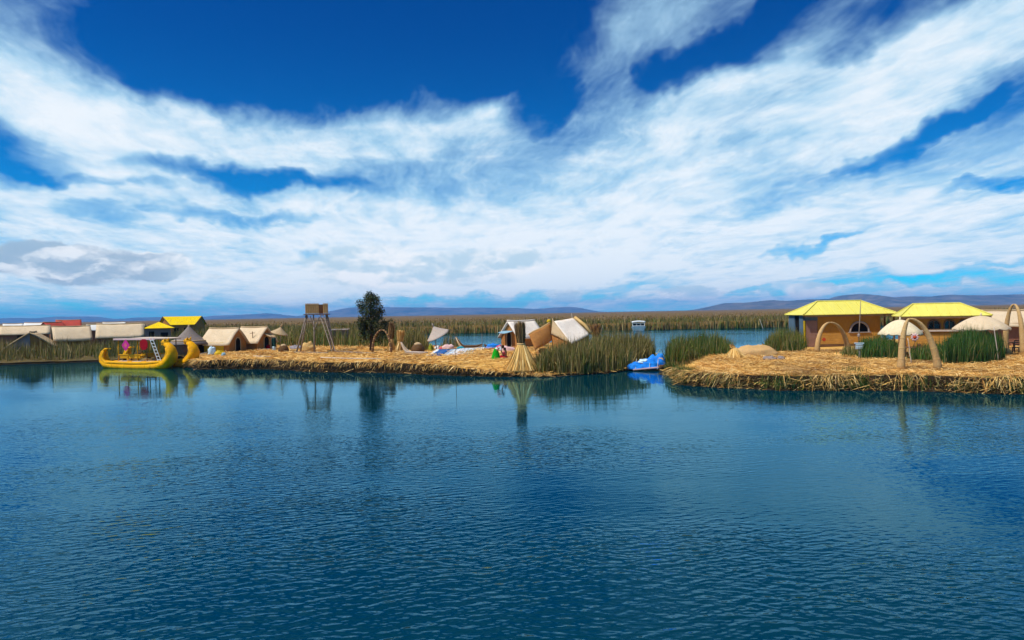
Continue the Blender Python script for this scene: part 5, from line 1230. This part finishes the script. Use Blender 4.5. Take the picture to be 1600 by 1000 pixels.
def arch_trim(cx, w, zb, zt, y, r, root, material, glass=True, depth=.09):
    rise = min(w / 2, zt - zb - .05)
    pts = [(cx - w / 2, y, zb)] + [(cx + w / 2 * math.cos(th), y, zt - rise + rise * math.sin(th)) for th in np.linspace(math.pi, 0, 13)] + [(cx + w / 2, y, zb)]
    g_ = MB(); g_.poly([(q[0], y + depth, q[2]) for q in pts], .02); win = g_.build('window', 'glass_dark' if glass else 'interior_shade', root)  # without glass the pane is painted as an unlit room
    f_ = MB(); f_.tube([(q[0], y - .03, q[2]) for q in pts], r, 6); f_.build('frame', material, win)
    f_ = MB(); f_.box((cx, y - .07, zb - .04), (w + .3, .14, .08)); f_.build('sill', material, win)
    f_ = MB(); f_.box((cx, y + depth - .05, (zb + zt) / 2), (.05, .05, zt - zb - .04)); f_.build('mullion', 'wood_brown', win)
    return win
def hip_roof(root, xl, xr, yf, yb, ze, rl, rr, yr, zr, material, cap):
    ro = None
    for nm, P in (('front', [(xl, yf, ze), (xr, yf, ze), (rr, yr, zr), (rl, yr, zr)]), ('right', [(xr, yf, ze), (xr, yb, ze), (rr, yr, zr)]), ('back', [(xr, yb, ze), (xl, yb, ze), (rl, yr, zr), (rr, yr, zr)]), ('left', [(xl, yb, ze), (xl, yf, ze), (rl, yr, zr)])):
        w = MB(); w.poly(P, .07); q = w.build('roof_panel', material, root)
        if nm == 'front':
            ro = q; n = 9
            for i in range(1, n):
                t = i / n; a = Vector(P[0]).lerp(Vector(P[1]), t); top = Vector(P[3]).lerp(Vector(P[2]), min(1, max(0, (a.x - rl) / (rr - rl))))
                kx = 1.0
                if a.x < rl: kx = (a.x - xl) / (rl - xl)
                if a.x > rr: kx = (xr - a.x) / (xr - rr)
                b = Vector((a.x, yf + (yr - yf) * kx, ze + (zr - ze) * kx)); up = Vector((0, -.012, .02))
                w = MB(); w.tube([a + up, b + up], .022, 5); w.build('seam', cap, ro)
    for a, b in (((xl, yf, ze), (rl, yr, zr)), ((xr, yf, ze), (rr, yr, zr)), ((rl, yr, zr), (rr, yr, zr)), ((xl, yb, ze), (rl, yr, zr)), ((xr, yb, ze), (rr, yr, zr))):
        w = MB(); w.tube([Vector(a) + Vector((0, 0, .03)), Vector(b) + Vector((0, 0, .03))], .055, 6); w.build('hip_cap', cap, root)
    w = MB(); w.box(((xl + xr) / 2, yf + .06, ze - .12), (xr - xl - .1, .04, .14)); w.build('fascia', 'wood_brown', root)
def restaurant_one():
    Y = at(1290, 541.5).y; G = .75
    X = lambda px, y=Y: pt(px, 520, y).x
    org = Vector((X(1258), Y, G)); k = thing('restaurant', 'orange walled restaurant under a lemon yellow hip roof, nearer the reeds', 'building', org, abs_rz=0)
    x1 = X(1376) - org.x; x2 = x1 + 1.25; D_ = 3.2
    zE = pt(1300, 491.3, Y - .45).z - G; xl = pt(1255.5, 492, Y - .45).x - org.x; xr = pt(1403, 488.5, Y - .45).x - org.x
    yr = 1.6; rl, rr, zr = pt(1277, 470.8, Y + yr).x - org.x, pt(1344, 470, Y + yr).x - org.x, pt(1310, 470.4, Y + yr).z - G
    hip_roof(k, xl, xr, -.45, D_ + .45, zE, rl, rr, yr, zr, 'roof_lemon', 'roof_lemon')
    hw = zE - .02
    xd = X(1278) - org.x; cx = X(1343) - org.x; ww = X(1357.5) - X(1328.5); zb, zt = pt(1343, 518.5, Y).z - G, pt(1343, 503, Y).z - G
    w = MB(); wall_arched(w, xd, x1, 0, hw, 0, [(cx, ww, zb, zt)]); w.build('wall', 'wall_orange', k)
    arch_trim(cx, ww, zb, zt, 0, .09, k, 'trim_grey', glass=False, depth=.11)
    w = MB(); w.box((xd / 2, .07, hw - .24), (xd, .14, .48)); w.build('wall', 'wall_blue', k)
    w = MB(); w.box((xd / 2 + .03, .03, (hw - .5) / 2), (xd - .14, .06, hw - .5)); d = w.build('door', 'door_mauve', k)
    w = MB(); w.lathe([(.02, 0), (.035, .03), (.02, .06)], 8, c=(xd - .2, -.05, 1.0)); w.build('handle', 'wood_brown', d)
    w = MB(); w.box((-.05, .02, (hw - .5) / 2), (.12, .12, hw - .5)); w.build('corner_post', 'tarp_yellow', k)
    for x_, a, b in ((0, .10, .9), (0, 1.9, D_)):
        w = MB(); w.box((-.07, (a + b) / 2, hw / 2), (.12, b - a, hw)); w.build('side_wall', 'wall_blue', k)
    w = MB(); w.box((-.0, 1.4, hw / 2), (.08, 1.0, hw)); w.build('side_door', 'interior_shade', k)
    w = MB(); w.box((x1 / 2, D_, hw / 2), (x1, .12, hw)); w.build('back_wall', 'wall_orange', k)
    w = MB(); w.box((x1 - .07, D_ / 2 + .07, hw / 2), (.12, D_ - .2, hw)); w.build('side_wall', 'interior_shade', k)  # blackened to stand for the shade under the porch
    w = MB(); w.box((x1 / 2 + xd / 2, .9, zb + .5), (x1 - xd - .3, .06, 1.9)); w.build('dark_backing', 'interior_shade', k)  # added black sheet, paints the unlit room behind the arched window
    zp = pt(1300, 521, Y).z - G; n = 6
    for i in range(n):
        z0, z1 = .22 + (zp - .22) * i / n, .22 + (zp - .22) * (i + .93) / n; w = MB(); w.box(((xd + x1) / 2 + .05, -.03, (z0 + z1) / 2), (x1 - xd - .12, .05, z1 - z0)); w.build('plank', 'plank_orange', k)
    w = MB(); w.box(((xd + x1) / 2, -.06, .10), (x1 - xd, .16, .16)); w.build('base_beam', 'wood_brown', k)
    w = MB(); w.poly([(X(1287) - org.x + .16 * math.cos(a), -.075, zp * .55 + .16 * math.sin(a)) for a in np.linspace(0, 2 * math.pi, 9)[:-1]], .02, up=(0, -1, 0)); w.build('round_emblem', mat('emblem_red', (.55, .07, .02), (.4, .05, .015), scale=8), k)
    for y_ in (.1, 1.6, D_):
        w = MB(); w.box((x2, y_, hw / 2), (.12, .12, hw)); w.build('porch_post', 'wood_brown', k)
    w = MB(); w.box(((x1 + x2) / 2, .1, hw - .25), (x2 - x1, .06, .06)); w.build('porch_rail', 'trim_grey', k)
    w = MB(); w.box(((x1 + x2) / 2, D_, hw / 2), (x2 - x1, .08, hw)); w.build('porch_back', 'interior_shade', k)  # near-black colour paints the shade at the back of the porch
    w = MB(); w.box(((x1 + x2) / 2, D_ / 2, .05), (x2 - x1, D_, .10)); w.build('porch_floor', 'wood_brown', k)
restaurant_one()
def restaurant_two():
    G = .75; th = R(20); c_, s_ = math.cos(th), math.sin(th); Yc = 55.5
    cor = pt(1407, 494.5, Yc); org = Vector((cor.x + .5 * c_ + .5 * s_, cor.y - .5 * s_ + .5 * c_, G))
    k = thing('restaurant', 'orange walled restaurant with three arched windows under a lemon roof', 'building', org, abs_rz=-th)
    U = lambda px: (((px - 800) / F) * org.y - org.x) / (c_ + (px - 800) / F * s_)
    x1 = 5.35; D_ = 2.8; zE = cor.z - G; xl, xr = -.5, 5.85; yr = 1.4; rl, rr = .75, 4.1
    zr = pt(1455, 474.6, org.y + .5).z - G
    hip_roof(k, xl, xr, -.5, D_ + .5, zE, rl, rr, yr, zr, 'roof_lemon', 'roof_lemon'); hw = zE - .02
    ops = []
    for a, b in ((1449.5, 1469.5), (1475, 1492.5), (1497.5, 1515)):
        ops.append(((U(a) + U(b)) / 2, U(b) - U(a), pt(1480, 514, org.y - 1).z - G, pt(1480, 499.5, org.y - 1).z - G))
    w = MB(); wall_arched(w, 0, x1, 0, hw, 0, ops); w.build('wall', 'wall_orange', k)
    for o_ in ops: arch_trim(*o_, 0, .05, k, 'wood_brown', glass=True, depth=.11)
    w = MB(); w.box((x1 / 2 + .1, -.10, ops[0][2] - .13), (x1 - .3, .22, .12)); w.build('ledge', 'wood_pale', k)
    n = 5; zp = ops[0][2] - .35
    for i in range(n):
        z0, z1 = .15 + (zp - .15) * i / n, .15 + (zp - .15) * (i + .94) / n; w = MB(); w.box((x1 / 2, -.03, (z0 + z1) / 2), (x1 - .1, .05, z1 - z0)); w.build('plank', 'plank_orange', k)
    w = MB(); w.box((-.07, D_ / 2 + .1, hw / 2), (.12, D_ - .2, hw)); w.build('side_wall', 'wall_brown', k)
    w = MB(); w.box((-.14, 1.0, hw * .62), (.05, 1.2, .8)); w.build('side_window', 'tarp_sky', k)
    w = MB(); w.box((x1 - .07, D_ / 2 + .1, hw / 2), (.12, D_ - .2, hw)); w.build('side_wall', 'wall_orange', k)
    w = MB(); w.box((x1 / 2, D_, hw / 2), (x1, .12, hw)); w.build('back_wall', 'wall_orange', k)
    w = MB(); w.box((x1 / 2, .9, hw / 2), (x1 - .4, .06, hw - .3)); w.build('dark_backing', 'interior_shade', k)  # near-black sheet added for the unlit room behind the panes
restaurant_two()
p = at(1574, 541, .75); p = far(1577, 57.0, .75); rr_ = hut('tan thatched hut at the right frame edge with dark doorway', p, 31, 4.6, 3.4, 1.9, 2.9, 'thatch_pale', 'wall_brown', ov=.35, bow=.04, t=.09)
w = MB(); w.box((.55, -1.74, .85), (.62, .06, 1.7)); w.build('door', 'interior_shade', rr_)  # near-black slab painted as the shade in the doorway
# flag pole, notice box
k = thing('flag_pole', 'thin grey flag pole before the first restaurant window', 'pole', at(1341, 546), 0)
b_ = at(1341, 546); top = pt(1345.5, 465.5, b_.y); q = k.matrix_basis.inverted() @ top
w = MB(); w.tube([(0, 0, -.2), q * .5, q], [.045, .038, .022], 7); w.build('pole', 'wood_grey', k, True)
w = MB(); w.lathe([(.10, 0), (.11, .15), (.05, .25)], 8, c=tuple(q * .25)); w.build('pole_collar', 'trim_grey', k)
k = thing('notice_box', 'pale blue white notice box on a post in the grass', 'sign', at(1343, 560), 0)
w = MB(); w.box((0, 0, .80), (.50, .20, .40)); b1 = w.build('box', 'wall_grey', k)
w = MB(); w.box((0, 0, 1.02), (.58, .28, .04)); w.build('lid', 'cloth_ice', b1)
for i in range(3):
    w = MB(); w.box((0, -.105, .70 + .11 * i), (.42, .014, .06)); w.build('panel_line', 'cloth_ice', b1)
w = MB(); w.box((0, 0, .28), (.12, .10, .66)); w.build('post', 'wall_grey', k)
w = MB(); w.box((.12, -.1, .22), (.12, .10, .4)); w.build('bottle_crate', 'cloth_aqua', k)
# straw parasols with scalloped rims, tables and chairs
b_ = at(1408, 556); parasol('pale dome straw parasol with scalloped rim behind the near arch', b_, pt(1406.5, 499.5, b_.y), 1.36, .92, 'straw_cream', scallop=30, dome=.8, name='straw_parasol', polemat='wood_pale')
b_ = at(1535, 555); parasol('tan dome straw parasol with scalloped rim above the dark reeds', b_, pt(1533, 493.5, b_.y), 1.66, .82, 'thatch_pale', scallop=34, dome=.85, name='straw_parasol', polemat='wood_brown')
def chair(label, px, py, yaw, material, group=None):
    k = thing('chair', label, 'chair', at(px, py), yaw, group)
    w = MB(); w.box((0, 0, .45), (.44, .42, .05)); w.build('seat', material, k)
    for x in (-.19, .19):
        for y in (-.18, .18):
            w = MB(); w.box((x, y, .21), (.045, .045, .46)); w.build('leg', material, k)
        w = MB(); w.box((x, .19, .70), (.045, .045, .50)); w.build('back_post', material, k)
    for z in (.62, .76, .90):
        w = MB(); w.box((0, .19, z), (.34, .03, .08)); w.build('back_slat', material, k)
    w = MB(); w.box((0, -.18, .2), (.34, .03, .03)); w.build('stretcher', material, k)
    return k
def table(label, px, py, material, r=.45):
    k = thing('table', label, 'table', at(px, py), 0)
    w = MB(); w.lathe([(r, .70), (r + .01, .72), (r, .75), (.02, .752)], 22); w.build('table_top', material, k)
    for a in (.6, 2.2, 3.8, 5.4):
        w = MB(); w.tube([(r * .7 * math.cos(a), r * .7 * math.sin(a), 0), (r * .5 * math.cos(a), r * .5 * math.sin(a), .71)], .03, 6); w.build('leg', material, k)
table('dark round table under the left straw parasol', 1420, 560, 'wood_brown')
chair('dark wooden chair left of the table under the left parasol', 1412, 561, 60, 'wood_brown')
chair('dark wooden chair right of the table under the left parasol', 1432, 560, -70, 'wood_brown')
chair('dark wooden chair at the right frame edge beside the slender arch', 1589, 553, -20, 'paint_black')
table('dark table behind the right parasol post', 1580, 551, 'wood_brown', .38)
lump('reed_stool', 'round reed stool at the foot of the slender arch', 'stool', at(1571, 553.5), (.75, .7, .42), 'reed_gold', seed=61, rough=.06)
pole('pale thin stick leaning inside the near arch', 1424.5, 569, .75, 1.55, .03, (-.13, 0), 'wood_pale', 'stick')
pole('thin green white stick right of the dark reeds', 1561, 566, .75, 2.15, .032, (-.13, 0), 'wood_pale', 'stick')
b_ = at(1430, 558); k = thing('reed_flower', 'woven red and orange flower ornament on a stake under the left parasol', 'ornament', b_, 0)
zc = pt(1430, 527, b_.y).z - b_.z
for j in range(9):
    a = j / 9 * 2 * math.pi; w = MB(); w.tube([(.06 * math.cos(a), -.03, zc + .06 * math.sin(a)), (.17 * math.cos(a), -.05, zc + .17 * math.sin(a)), (.27 * math.cos(a), -.02, zc + .30 * math.sin(a))], [.04, .07, .02], 6); w.build('petal', 'cloth_blush', k, True)
w = MB(); w.tube([(0, -.10, zc), (0, -.02, zc)], [.11, .13], 12); w.build('centre', mat('emblem_red', (.55, .07, .02)), k, True)
w = MB(); w.tube([(0, 0, -.1), (0, 0, zc)], .025, 6); w.build('stake', 'wood_brown', k)
